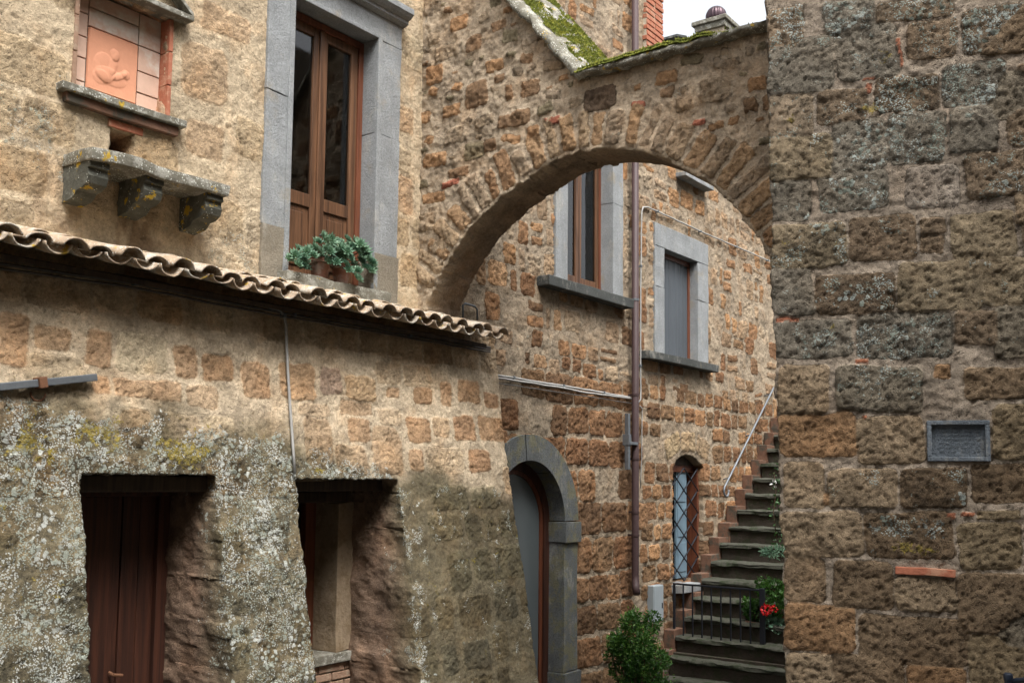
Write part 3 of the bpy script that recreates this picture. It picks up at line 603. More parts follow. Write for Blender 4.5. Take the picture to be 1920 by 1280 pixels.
a0, a1 = W2['x0'], W2['x1']; fr = MB(); fr.box(a0, a0+.05, .09, .15, W2['z0'], W2['z1']).box(a1-.05, a1, .09, .15, W2['z0'], W2['z1']).box(a0+.05, a1-.05, .09, .15, W2['z1']-.06, W2['z1']).box(a0+.05, a1-.05, .09, .15, W2['z0'], W2['z0']+.03); fr.obj("frame", M["wred"], w2)
sm = MB(); nx = 26
for k in range(nx):
    xa, xb = a0+.05+(a1-a0-.10)*k/nx, a0+.05+(a1-a0-.10)*(k+1)/nx; ya, yb2 = .105+.006*math.sin(k*1.1)+.004*math.sin(k*2.9), .105+.006*math.sin((k+1)*1.1)+.004*math.sin((k+1)*2.9)
    sm.add([(xa, ya, W2['z0']+.03), (xb, yb2, W2['z0']+.03), (xb, yb2, W2['z1']-.06), (xa, ya, W2['z1']-.06)], [(0, 1, 2, 3)])
sm.obj("screen", M["screen"], w2, True)

# --- arched glass door
dr = empty("arched_door", (DR['cx'], 0, -2.1)); dr.parent = house; dr.matrix_parent_inverse = Matrix.Translation(-house.location)
cx, cz, ri, ro = DR['cx'], DR['z'], DR['ri'], DR['ro']
def arc_band(b, r1, r2, y0, y1, a0, a1, n=10):
    P = [(cx+r1*math.cos(a0+(a1-a0)*k/n), cz+r1*math.sin(a0+(a1-a0)*k/n)) for k in range(n+1)]+[(cx+r2*math.cos(a1+(a0-a1)*k/n), cz+r2*math.sin(a1+(a0-a1)*k/n)) for k in range(n+1)]
    b.prism(P, 'y', y0, y1)
zb = -2.05
ringm = MB()
for a0, a1 in ((0.012, .92), (.94, 1.68), (1.70, 2.35), (2.37, 3.13)): arc_band(ringm, ri, ro, -.035, .2, a0, a1)
ringm.obj("arch_ring", M["pepm"], dr)
for sg in (1, -1):
    xa, xb = sorted((cx+sg*ri, cx+sg*ro)); MB().box(xa, xb, -.03, .2, zb+.2, cz-.21, .006, .01, 4, 2).obj("jamb", M["pepm"], dr)
    xa, xb = sorted((cx+sg*(ri-.012), cx+sg*(ro+.03))); MB().box(xa, xb, -.055, .2, cz-.205, cz-.005, .006, .008, 2, 2).obj("impost", M["pepm"], dr); MB().box(xa, xb, -.055, .2, zb-.3, zb+.195, .006, .008, 2, 2).obj("plinth", M["pepm"], dr)
fm = MB(); n = 16; r1 = ri+.01; r2 = ri-.085
arc_band(fm, r2, r1, .15, .22, 0, math.pi, 20)
for sg in (1, -1): xa, xb = sorted((cx+sg*r2, cx+sg*r1)); fm.box(xa, xb, .15, .22, zb-.3, cz)
fm.obj("frame", M["wdark"], dr)
fm = MB(); arc_band(fm, r2-.045, r2-.002, .17, .215, 0, math.pi, 20)
for sg in (1, -1): xa, xb = sorted((cx+sg*(r2-.045), cx+sg*(r2-.002))); fm.box(xa, xb, .17, .215, zb-.3, cz)
fm.obj("door_leaf", M["wred"], dr)
gm = MB(); rg = r2-.045; P = [(cx-rg, zb-.3), (cx+rg, zb-.3)]+[(cx+rg*math.cos(math.pi*k/20), cz+rg*math.sin(math.pi*k/20)) for k in range(21)]; gm.prism(P, 'y', .185, .191); gm.obj("pane", M["frost"], dr)
MB().box(cx-.52, cx+.52, .222, .228, zb-.3, cz+.45).obj("curtain", M["screen"], dr)

# --- lattice window
gw = empty("lattice_window", (CGW, 0, GW['z0'])); gw.parent = house; gw.matrix_parent_inverse = Matrix.Translation(-house.location)
x0, x1, z0, z1 = GW['x0'], GW['x1'], GW['z0'], GW['z1']
fr = MB(); fr.box(x0, x0+.08, .12, .2, z0, z1-.16).box(x1-.045, x1+.03, .06, .2, z0, z1-.16).box(x0, x1, .11, .21, z1-.20, z1-.12); fr.obj("frame", M["wred"], gw)
MB().box(x0-.03, x1+.03, .10, .29, z1-.12, z1+.06).obj("header", M["wlint"], gw)
sh_ = MB(); xs = [x0+.37, x0+.37+(x1-x0)*.24]; sh_.box(xs[0], xs[1]+.08, .14, .165, z0+.03, z1-.2)
for k in range(3): sh_.box(xs[0]+.03, xs[1]+.05, .132, .142, z0+.1+k*.42, z0+.45+k*.42, .006)
sh_.obj("shutter", M["blue"], gw)
gl = MB().box(x0+.08, x1-.07, .175, .18, z0, z1-.2); gl.obj("pane", M["glass"], gw)
lt = MB(); ny = 6; W_ = x1-x0-.02; H_ = (z1-.16-z0); nd = 5
for k in range(-4, nd+1):
    for sg in (1, -1):
        pts = []
        za = z0+H_*k/nd; zb_ = za+H_*(2/nd)
        xa, xb = (x0+.01, x1-.05) if sg > 0 else (x1-.05, x0+.01)
        t0 = max(0, (z0-za)/(zb_-za)); t1 = min(1, (z0+H_-za)/(zb_-za))
        if t1 > t0: lt.tube([(xa+(xb-xa)*t0, .045+.006*sg, za+(zb_-za)*t0), (xa+(xb-xa)*t1, .045+.006*sg, za+(zb_-za)*t1)], .0085, 6)
lt.obj("lattice", M["blk"], gw)
MB().box(x0-.03, x1+.02, -.14, .3, z0-.10, z0-.003, .008, .015, 4, 8).obj("sill", M["pep"], gw)

# small ledge under the crown of the arch and drips
p = aty(1292, 324, -.14); MB().box(X(1266, 330), X(1320, 333), -.14, .02, p.z-.05, p.z+.0, .006, .01, 4).obj("ledge", M["pep"], house)

# =================================================================== BUTTRESS / LEAN-TO
lean = empty("lean_to", (5, -.4, GZ), "low battered stone lean-to with a clay tiled canopy and lichen covered base", "lean-to")
def prof_n(z):
    return np.interp(z, [-2.6, -2.0, -.9, .1, .6, 1.3], [.98, .84, .62, .43, .345, .27])
def atA(px, py):
    y = -.4
    for _ in range(6): p = aty(px, py, y); y = -float(prof_n(p.z))
    return p
AX1 = (atA(945, 760).x+atA(927, 660).x+atA(955, 880).x+atA(1003, 1270).x)/4
d1 = dict(x0=atA(156, 960).x, x1=(atA(402, 900).x+atA(438, 1270).x)/2, z1=atA(280, 889).z)
d2 = dict(x0=atA(559, 960).x, x1=(atA(752, 902).x+atA(785, 1270).x)/2, z1=atA(650, 898).z)
def holeA(s, t):
    w_ = (fbm(s*0+3, t, 5, 4, 9)-.5)
    q = sdf_box(s, t, d1['x0'], d1['x1'], -9, d1['z1'])+rgh(s, t, 6, .045, 6)*(t < d1['z1']-.05)+rgh(s, t, 25, .02, 8)
    return np.minimum(q, sdf_box(s, t, d2['x0'], d2['x1'], -9, d2['z1'])+rgh(s, t, 6, .04, 7)*(t < d2['z1']-.05)+rgh(s, t, 25, .02, 9))
st = []
AL = [(0, 584, 54, 690, OR[2]), (66, 610, 131, 655, (.50, .33, .19)), (161, 616, 210, 689, OR[2]), (221, 625, 315, 700, (.56, .46, .31)), (326, 648, 371, 711, OR[2]), (381, 664, 439, 719, OR[0]), (454, 678, 506, 745, OR[2]), (525, 678, 590, 749, (.45, .28, .15)),
      (176, 704, 208, 740, OR[2]), (217, 711, 341, 749, (.48, .32, .19)), (352, 722, 411, 764, (.49, .35, .22)), (574, 786, 620, 880, TAN[3]), (573, 780, 624, 874, TAN[3]), (632, 831, 692, 893, TAN[3]), (655, 784, 694, 827, OR[2]), (700, 800, 753, 893, TAN[3]), (765, 780, 808, 831, OR[0]),
      (812, 780, 843, 819, (.47, .33, .2)), (851, 780, 892, 827, OR[1]), (899, 780, 945, 827, OR[0]), (765, 842, 796, 885, OR[2]), (802, 838, 872, 887, (.50, .39, .26)), (880, 844, 919, 887, OR[1]), (649, 705, 705, 751, (.5, .34, .19)), (730, 725, 752, 745, OR[2]), (777, 725, 811, 757, OR[0]), (825, 715, 845, 760, OR[2]), (857, 712, 900, 757, OR[0]),
      (640, 752, 700, 780, (.48, .33, .2)), (600, 690, 640, 740, (.32, .22, .16)), (560, 755, 620, 780, (.5, .37, .24)), (908, 735, 935, 765, OR[1]), (710, 765, 755, 800, (.5, .38, .25))]
for a, b_, c, d, k in AL:
    p = atA((a+c)/2, (b_+d)/2); w_ = atA(c, (b_+d)/2).x-atA(a, (b_+d)/2).x; h_ = abs(atA((a+c)/2, b_).z-atA((a+c)/2, d).z); st.append((p.x, p.z, w_*1.0, h_*.96, 0, tuple(a*.8+b*.2 for a, b in zip(k, (.50, .40, .28))), .35))
fill = courses(-.6, 1.9, -.15, 1.25, .24, .30, .022, [(.52, .40, .265), (.49, .37, .24), (.54, .43, .29), (.47, .34, .21)], 53, .2, bu=.3, skip=.12, wob=.01)+courses(1.9, AX1+.1, -.15, 1.25, .24, .30, .022, [(.52, .40, .265), (.49, .37, .24), (.54, .43, .29), (.47, .34, .21)], 52, .2, bu=.3, skip=.12, wob=.01)
def clear(q, L, m_=.0): return all(abs(q[0]-o[0]) > (q[2]+o[2])/2-m_ or abs(q[1]-o[1]) > (q[3]+o[3])/2-m_ for o in L)
st += [q for q in fill if clear(q, list(st), .02)]
lowst = courses(2.0, AX1+.1, -2.6, -.15, .30, .36, .05, [(.40, .33, .22), (.44, .36, .24), (.38, .32, .23), (.42, .32, .2)], 51, .25, bu=.5, skip=.12, wob=.02); st += [q for q in lowst if clear(q, list(st), .02)]
ZL = lambda s: np.interp(s, [2.5, 3.6, 4.6, 5.4, 6.4, 7.2], [.42, .36, .24, .06, .0, -.05])
def tintA(s, t):
    k = sst(-.12, .14, ZL(s)-t+(fbm(s, t, 4, 4, 61)-.5)*.35)[..., None]
    g2 = (.62+.5*fbm(s, t, 6, 4, 62))[..., None]
    dk = np.interp(s, [2.5, 5.2, 6.0, 7.2], [.95, .9, .72, .62])[..., None]
    return (1-k)*1.0+k*g2*dk*np.array([.45, .465, .41])
def lichA(s, t):
    k = sst(-.10, .16, ZL(s)-t+(fbm(s, t, 5, 4, 63)-.5)*.4); side = np.interp(s, [2.5, 4.8, 5.4, 5.8, 7.4], [.95, .9, .75, .22, .26]); return k*side*(.98+.5*fbm(s, t, 2.2, 3, 64))
def mossA(s, t):
    p1 = atA(190, 820); p2 = atA(350, 850); p3 = atA(60, 830); p4 = atA(590, 880)
    k = sst(-.35, .0, ZL(s)-t); return np.maximum(blobs(s, t, [(p1.x, p1.z, .22, .12, .95), (p2.x, p2.z, .24, .14, 1.0), (p3.x, p3.z, .2, .16, .8), (p4.x, p4.z, .2, .08, .7), (atA(345, 700).x-.3, -.2, .25, .3, .4)]), k*.28*(.5+fbm(s, t, 3, 3, 65)))
def depA(s, t, p):
    inside = (s > 2.2) & (s < AX1-.1) & (t < .2)
    return np.where(inside, p[:, 1]*-1+.02, p[:, 1]*-1-.01)
stone_wall("wall", lean, M["A"], (0, 0, 0), (1, 0, 0), (0, 0, 1), (0, -1, 0), (-.5, AX1), (-2.45, 1.22), .0115, holeA, st, (.52, .42, .295), off=lambda s, t: prof_n(t)+.012*(fbm(s, t, 1.3, 2, 60)-.5)*3, amp=(.012, .007), pit=.010,
           stone_h=.006, soft=.018, depth=depA, lich=lichA, moss=mossA, seed=41, mortvar=.18, layers=28, revcol=(.17, .115, .08), revnoise=.028, inward=(0, 1, 0), tint=tintA)
# door in the lean-to
wd = empty("plank_door", ((d1['x0']+d1['x1'])/2, .05, GZ)); wd.parent = lean; wd.matrix_parent_inverse = Matrix.Translation(-lean.location)
dz = d1['z1']; fr = MB(); fr.box(d1['x0']-.1, d1['x0']+.10, -.04, .06, GZ, dz-.13, .005).box(d1['x1']-.08, d1['x1']+.0, -.02, .06, GZ, dz-.13, .005).box(d1['x0']-.1, d1['x1'], -.04, .06, dz-.13, dz-.03, .005); fr.obj("frame", M["wdark"], wd)
b = MB(); px_ = [165, 199, 268, 292]
xs = [aty(q, 1050, 0).x for q in (170, 200, 264, 292)]; ww = (d1['x1']-d1['x0']-.18)/4
xa = d1['x0']+.10
for k, wk in enumerate((.15, .30, .12, .10)): b.box(xa+.003, xa+wk-.003, .0+.006*(k % 2), .05, GZ, dz-.13, .006); xa += wk
b.box(xa, d1['x1']-.08, .02, .05, GZ, dz-.13)
b.obj("planks", M["wdark"], wd)
MB().tube([(d1['x0']+.5, -.01, -1.15), (d1['x0']+.5, -.05, -1.16), (d1['x0']+.56, -.05, -1.17)], .010).obj("handle", M["rust"], wd)
MB().box(d1['x0']-.12, d1['x1']+.02, -.36, -.04, dz-.10, dz-.005, .01, .01, 4, 4).obj("lintel", M["wlint"], wd)
# window in the lean-to
wn = empty("deep_window", ((d2['x0']+d2['x1'])/2, .05, -1.6)); wn.parent = lean; wn.matrix_parent_inverse = Matrix.Translation(-lean.location)
zs = aty(600, 1228, 0).z
sx0, sx1 = aty(634, 1000, 0).x, aty(668, 1000, 0).x
MB().box(sx0, sx1+.06, -.0, .34, zs, d2['z1']-.17, .008, .02, 5, 3).obj("stone_jamb", M["tufj"], wn); MB().box(d2['x0']-.15, d2['x0']+.05, .0, .34, zs, d2['z1']-.17, .008, .01, 3, 4).obj("stone_jamb", M["tufj"], wn)  # tuff tone darkened to paint the shadow inside the deep window
MB().box(d2['x0']-.15, d2['x1']-.03, -.02, .30, d2['z1']-.17, d2['z1']-.09, .01, .01, 3).obj("wooden_header", M["wlint"], wn)
MB().box(d2['x0']-.1, d2['x1'], -.30, .06, d2['z1']-.085, d2['z1']-.004, .01, .01, 4, 4).obj("lintel", M["wlint"], wn)
MB().box(sx0-.10, sx0-.0, .24, .30, zs, d2['z1']-.17, .004).obj("frame", M["wred"], wn); MB().box(d2['x0']+.05, d2['x0']+.12, .24, .30, zs, d2['z1']-.17, .004).obj("frame", M["wred"], wn)
MB().box(d2['x0']-.1, sx1+.06, -.03, .34, zs-.07, zs, .006, .01, 3).obj("sill", M["slabd"], wn)
b = MB(); z = zs-.075; k = 0
while z > GZ:
    xa = d2['x0']-.1-(.13 if k % 2 else 0)
    while xa < sx1+.03: xb = min(xa+.26, sx1+.05); b.box(xa+.006, xb-.006, .0+random.uniform(-.006, .006), .2, z-.055, z-.005, .005, .006, 0, k); xa += .26
    z -= .062; k += 1
b.obj("brick_apron", M["brickl"], wn)
MB().box(d2['x0']-.1, sx1+.04, .02, .22, GZ, zs-.071).obj("mortar", M["mort"], wn)
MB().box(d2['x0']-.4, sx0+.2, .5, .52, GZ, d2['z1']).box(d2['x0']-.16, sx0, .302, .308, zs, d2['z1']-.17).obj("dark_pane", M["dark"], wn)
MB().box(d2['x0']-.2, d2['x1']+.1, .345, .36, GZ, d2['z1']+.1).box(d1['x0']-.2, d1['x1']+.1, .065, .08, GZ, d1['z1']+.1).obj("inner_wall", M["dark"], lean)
# fill behind stone jamb to reveal
MB().box(sx1+.05, d2['x1']+.02, .03, .3, GZ, d2['z1'], 0).obj("reveal_back", M["plas"], wn)

# --- clay tile canopy
YE = -.56; eL = aty(0, 447, YE); eR = aty(948, 632, YE); zE = (eL.z+eR.z)/2; RX0 = -.5; RX1 = eR.x
YB = .02; zBk = 1.30; slope = (zBk-zE)/(YB-YE); Ls = math.hypot(YB-YE, zBk-zE); dirv = Vector((0, (YB-YE)/Ls, (zBk-zE)/Ls)); nrm = Vector((0, -dirv.z, dirv.y))
def coppo(mb, x, y0off, r0_, r1_, up, L=.46, lift=0, seed=0, th=.011):
    rr = random.Random(seed); n = 10; m_ = 8; base = Vector((x, YE, zE))+dirv*y0off+nrm*lift; yaw = rr.uniform(-.07, .07); o = len(mb.v); fl = rr.uniform(.66, .92)
    for lay in (0, 1):
        for i in range(m_+1):
            f_ = i/m_; r_ = (r0_*(1-f_)+r1_*f_)-(th if lay else 0); c = base+dirv*(L*f_)+Vector((yaw*L*f_, 0, 0))
            for k in range(n+1):
                th_ = math.pi*(.04+.92*k/n); q = Vector((math.cos(th_)*r_, 0, 0)); hgt = math.sin(th_)*r_*fl
                wob = (vn(x*40+k*.8, f_*5+seed, 3)-.5)*.007
                mb.v.append(tuple(c+q+nrm*((hgt+wob) if up else (-hgt+r0_*.55+wob))))
    w_ = n+1; half = (m_+1)*w_
    for lay in (0, 1):
        for i in range(m_):
            for k in range(n):
                a = o+lay*half+i*w_+k; q = (a, a+1, a+w_+1, a+w_); mb.f.append(q if lay == 0 else q[::-1])
    for k in range(n):
        a = o+k; b2 = o+half+k; mb.f.append((a, b2, b2+1, a+1)); a += m_*w_; b2 += m_*w_; mb.f.append((a, a+1, b2+1, b2))
    for i in range(m_):
        for k in (0, n):
            a = o+i*w_+k; b2 = a+half; mb.f.append((a, a+w_, b2+w_, b2))
tl_ = MB(); pitch = (RX1-eL.x)/24.6; x = RX1-.06; k = 0
while x > RX0:
    jx = random.uniform(-.016, .016)
    for row in (0, 1):
        coppo(tl_, x+jx, row*.36+random.uniform(-.035, .04), .078, .066, True, lift=.016+row*.012+random.uniform(-.009, .009), seed=k*2+row)
        coppo(tl_, x-pitch/2+random.uniform(-.008, .008), row*.36+random.uniform(-.025, .01)+.0, .080, .070, False, lift=-.006+row*.012, seed=k*2+row+900)
    x -= pitch; k += 1
tl_.obj("tile_roof", M["tile"], lean, True)
# boarding under the tiles, mortar fillet against the wall
MB().prism([(YE+.12, zE-.055), (YB, zBk-.075), (YB, zBk-.115), (YE+.12, zE-.085)], 'x', RX0, RX1-.10).obj("roof_deck", M["wlint"], lean)
fl = MB(); N = 90
for i in range(N):
    xa = RX0+(6.2-RX0)*i/N; xb = RX0+(6.2-RX0)*(i+1)/N
    def pr(x): k = (.10+.07*vn(x*3, 1, 5)+.03*vn(x*14, 2, 6))*(.25 if FO['x0'] < x < FO['x1'] else 1); return [Vector((x, .02, zBk+k*.5+.0)), Vector((x, -.025, zBk+k*.38)), Vector((x, -k, zBk-k*slope+.085)), Vector((x, -k-.015, zBk-.1))]
    A_, B_ = pr(xa), pr(xb)
    fl.add(A_+B_, [(0, 1, 5, 4), (1, 2, 6, 5), (2, 3, 7, 6)])
fl.obj("mortar_fillet", M["fill"], lean, True)

# =================================================================== ARCH
arch = empty("stone_archway", (6.35, -1.7, 1.4), "rubble stone flying arch with radial voussoirs spanning from the house to the corner wall", "arch")
XA = 6.2; TH = .40
front = [(801, 570), (829, 510), (851, 470), (883, 424), (932, 375), (992, 332), (1028, 306), (1081, 285), (1134, 278), (1187, 280), (1251, 300), (1311, 330), (1360, 368), (1400, 418), (1430, 458), (1452, 500)]
AP = []
for q in front:
    p = atx(*q, XA); AP.append((-p.y, p.z))
AP[0] = (max(AP[0][0], .06), AP[0][1]); AP[1] = (max(AP[1][0], AP[0][0]+.04), AP[1][1])
poly = [(AP[0][0]-.02, -3.0), (AP[0][0]-.02, AP[0][1]-.1)]+AP+[(AP[-1][0]+.05, .9), (AP[-1][0]+.06, -3.0)]
cA = atx(1090, 148, XA); cB = atx(1430, 58, XA); cC = atx(962, 0, XA)
def coping_z(s):
    s0, z0_ = -cA.y, cA.z; k1 = (cB.z-cA.z)/(-cB.y+cA.y); k0 = (cC.z-cA.z)/(-cC.y+cA.y)
    return np.where(s > s0, z0_+(s-s0)*k1, z0_+(s-s0)*k0)
def holeR(s, t): return np.minimum(np.minimum(poly_sdf(s, t, poly)+rgh(s, t, 14, .05, 71), (coping_z(s)-.01-t)*.7), np.maximum(.0+t-1.18, s-2.0)*0+np.where((s < 2.0), t-1.16, 9))
st = []
# voussoirs along the curve
pts = np.array(AP); seg = np.hypot(*np.diff(pts, axis=0).T); cum = np.concatenate([[0], np.cumsum(seg)]); rv = random.Random(11); a = .12
while a < cum[-1]:
    wv = rv.uniform(.085, .14); am = a+wv/2; p = np.array([np.interp(am, cum, pts[:, 0]), np.interp(am, cum, pts[:, 1])]); p2 = np.array([np.interp(am+.12, cum, pts[:, 0]), np.interp(am+.12, cum, pts[:, 1])]); p1 = np.array([np.interp(am-.12, cum, pts[:, 0]), np.interp(am-.12, cum, pts[:, 1])])
    tg = (p2-p1)/np.linalg.norm(p2-p1); nn_ = np.array([-tg[1], tg[0]]); L = rv.uniform(.23, .34); c = p+nn_*(L/2+.025)
    col = rv.choice([(.37, .24, .135), (.40, .265, .15), (.36, .26, .165), (.41, .30, .19), (.33, .25, .17), (.33, .2, .11)])
    st.append((c[0], c[1], wv, L, math.atan2(nn_[1], nn_[0])-math.pi/2+rv.uniform(-.06, .06), col, 1.1, 0)); a += wv+rv.uniform(.018, .030)
def addR(L, off_, sc, tones):
    for a0, b0, a1, b1, k in L:
        pxs = [off_[0]+q*sc for q in (a0, a1)]; pys = [off_[1]+q*sc for q in (b0, b1)]
        p = atx(sum(pxs)/2, sum(pys)/2, XA); l_ = atx(pxs[0], sum(pys)/2, XA); r_ = atx(pxs[1], sum(pys)/2, XA); t_ = atx(sum(pxs)/2, pys[0], XA); b2 = atx(sum(pxs)/2, pys[1], XA)
        st.append((-p.y, p.z, abs(r_.y-l_.y), abs(t_.z-b2.z), math.radians(k[1]) if isinstance(k, tuple) else 0, tones[k[0] if isinstance(k, tuple) else k], 1.0, 0))
RT = dict(o=(.37, .22, .115), b=(.26, .165, .095), t=(.34, .26, .175), g=(.23, .19, .12), d=(.13, .09, .06), r=(.36, .13, .08))
addR([(45, 450, 155, 540, 'b'), (400, 490, 580, 625, 'd'), (0, 610, 100, 695, 'b'), (80, 700, 140, 770, 'o'), (1045, 440, 1215, 570, 't'), (915, 540, 1010, 610, 't'), (1320, 430, 1429, 510, 'o'), (1290, 550, 1370, 630, 'b'), (665, 570, 740, 600, 'r'), (1010, 665, 1080, 700, 'r'), (180, 650, 270, 695, 'r'), (1100, 680, 1180, 720, 'o'), (320, 545, 390, 600, 't')], (960, 0), .336, RT)
addR([(725, 260, 795, 340, 'o'), (880, 330, 970, 430, 'b'), (785, 420, 860, 470, 'o'), (800, 515, 875, 580, 't'), (870, 570, 950, 640, 'g'), (950, 555, 1010, 610, 'b'), (710, 615, 805, 670, 'o'), (810, 670, 890, 710, 'b'), (710, 765, 800, 810, 'o'), (820, 60, 890, 120, 'o'), (960, 240, 1030, 290, 'o'), (1010, 460, 1067, 510, 'b'), (790, 720, 850, 745, 'r'), (730, 130, 780, 180, 't'), (690, 450, 735, 500, 'o'), (760, 180, 850, 240, 't'), (690, 850, 760, 920, 't'), (730, 950, 800, 1010, 't'), (990, 80, 1050, 120, 'b'), (1040, 340, 1067, 400, 'b')], (460, 0), .4687, RT)
rv = random.Random(3)
for _ in range(2600):
    s_, t_ = rv.uniform(0, 3.4), rv.uniform(1.2, 4.8); w_ = rv.uniform(.05, .19); h_ = w_*rv.uniform(.35, .8)
    if any(abs(s_-q[0]) < (w_+max(q[2], q[3]*.6))/2+.016 and abs(t_-q[1]) < (h_+max(q[3], q[2]*.5))/2+.016 for q in st): continue
    dmin = np.min(np.hypot(pts[:, 0]-s_, pts[:, 1]-t_))
    if dmin < .37: continue
    st.append((s_, t_, w_, h_, rv.uniform(-.35, .35), rv.choice([RT['b'], RT['t'], RT['g'], RT['o'], (.30, .235, .165), (.30, .235, .165)]), .9, 0))
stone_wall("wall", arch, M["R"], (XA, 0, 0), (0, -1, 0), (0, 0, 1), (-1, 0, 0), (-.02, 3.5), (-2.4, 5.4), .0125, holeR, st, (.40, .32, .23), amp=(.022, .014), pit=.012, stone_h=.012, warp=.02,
           depth=TH, back=True, layers=22, seed=81, mortvar=.3, revcol=(.15, .105, .07), revk=.75, revnoise=.02, inward=(1, 0, 0), lich=lambda s, t: .12*fbm(s, t, 2, 3, 8))  # reveal colour darkened to paint the shade under the arch soffit
# copings with moss
def coping(y0, z0_, y1, z1_, name, x0, x1, th, seed, lift=0):
    n = 60; m_ = 12; v = []; mb = MB()
    for i in range(n+1):
        f_ = i/n; y = y0+(y1-y0)*f_; z = z0_+(z1_-z0_)*f_
        ring = [(x0, -th), (x0, -th*.5), (x0+.01, -.004), (x0+.08, .0), ((x0+x1)/2, .004), (x1-.05, 0), (x1, -.01), (x1, -th), ((x0+x1)/2, -th)]
        dn = Vector((0, -(z1_-z0_), (y1-y0))).normalized(); dn = dn if dn.z > 0 else -dn
        for j, (xx, hh_) in enumerate(ring):
            q = (vn(i*.55+seed, j*1.3, seed)-.5)*.035+(vn(i*1.4, j*2.1, seed+3)-.5)*.02; mb.v.append(tuple(Vector((xx+q, y, z+lift*(xx-x0)/(x1-x0)))+dn*(hh_+q*.7)))
    K = len(ring)
    for i in range(n):
        for j in range(K): a = i*K+j; b2 = i*K+(j+1) % K; mb.f.append((a, b2, b2+K, a+K))
    mb.f.append(tuple(range(K))); mb.f.append(tuple(n*K+j for j in reversed(range(K))))
    return mb.obj(name, M["slab"], arch, True)
zA, zB_, zC = cA.z+.035, cB.z+.035, cC.z+.035
coping(cA.y+.02, zA, cB.y-.5, zB_+(zB_-zA)/(cB.y-cA.y)*-.5, "coping", XA-.09, XA+TH+.05, .05, 3)
kk = (zC-zA)/(cC.y-cA.y); coping(cA.y-.01, zA+.01, 0.0, zA+kk*(-cA.y), "raking_coping", XA-.07, XA+TH+.15, .055, 8, .20)
# moss cushions as many tiny tufts, one part per slope
def moss_mesh(name, fn, n, seed):
    rg = np.random.default_rng(seed); mbv = []; mbf = []
    for i in range(n):
        c, nr = fn(rg)
        if c is None: continue
        t = nr.orthogonal().normalized(); bt = nr.cross(t); sz = rg.uniform(.004, .011); o = len(mbv); tilt = Vector(rg.normal(0, .35, 3)); a0 = rg.uniform(0, 6)
        for k in range(3): th = a0+k*2.1; mbv.append(tuple(c+(t*math.cos(th)+bt*math.sin(th))*sz*.8))
        mbv.append(tuple(c+(nr+tilt)*sz*1.4)); mbf += [(o, o+1, o+3), (o+1, o+2, o+3), (o+2, o, o+3)]
    me = bpy.data.meshes.new(name); me.from_pydata(mbv, [], mbf); me.materials.append(M["moss"]); return link(bpy.data.objects.new(name, me), arch)
dirR = Vector((0, -cA.y, kk*(-cA.y))).normalized(); nR = Vector((0, -dirR.z, dirR.y)); LR = Vector((0, -cA.y, kk*(-cA.y))).length
def fR(rg):
    u_, v_ = rg.uniform(0, 1)*LR, rg.uniform(XA+.0, XA+TH+.13)
    if float(fbm(np.array(u_), np.array(v_), 6, 4, 91)) < .38+.2*(v_ < XA+.05): return None, None
    return Vector((v_, cA.y, zA+.01+.20*(v_-XA+.07)/(TH+.22)))+dirR*u_+nR*.006, nR
moss_mesh("moss", fR, 26000, 1)
dirH = Vector((0, cB.y-cA.y, cB.z-cA.z)).normalized(); nH = Vector((0, 0, 1)); LH = (cB-cA).length
def fH(rg):
    u_ = rg.uniform(.0, 1)*LH; v_ = XA-.10+abs(rg.normal(0, .12)); dens = np.interp(u_/LH, [0, .1, .35, .7, .78, 1], [.2, .6, .8, 1, .06, .0])
    if rg.random() > dens or float(fbm(np.array(u_), np.array(v_), 9, 3, 92)) < .36: return None, None
    zz_ = zA+.01+.03*dens*float(fbm(np.array(u_), np.array(3.), 10, 3, 93))-(.03 if v_ < XA-.075 else 0)
    return Vector((v_, cA.y, zz_))+dirH*u_, nH
moss_mesh("moss", fH, 16000, 2)

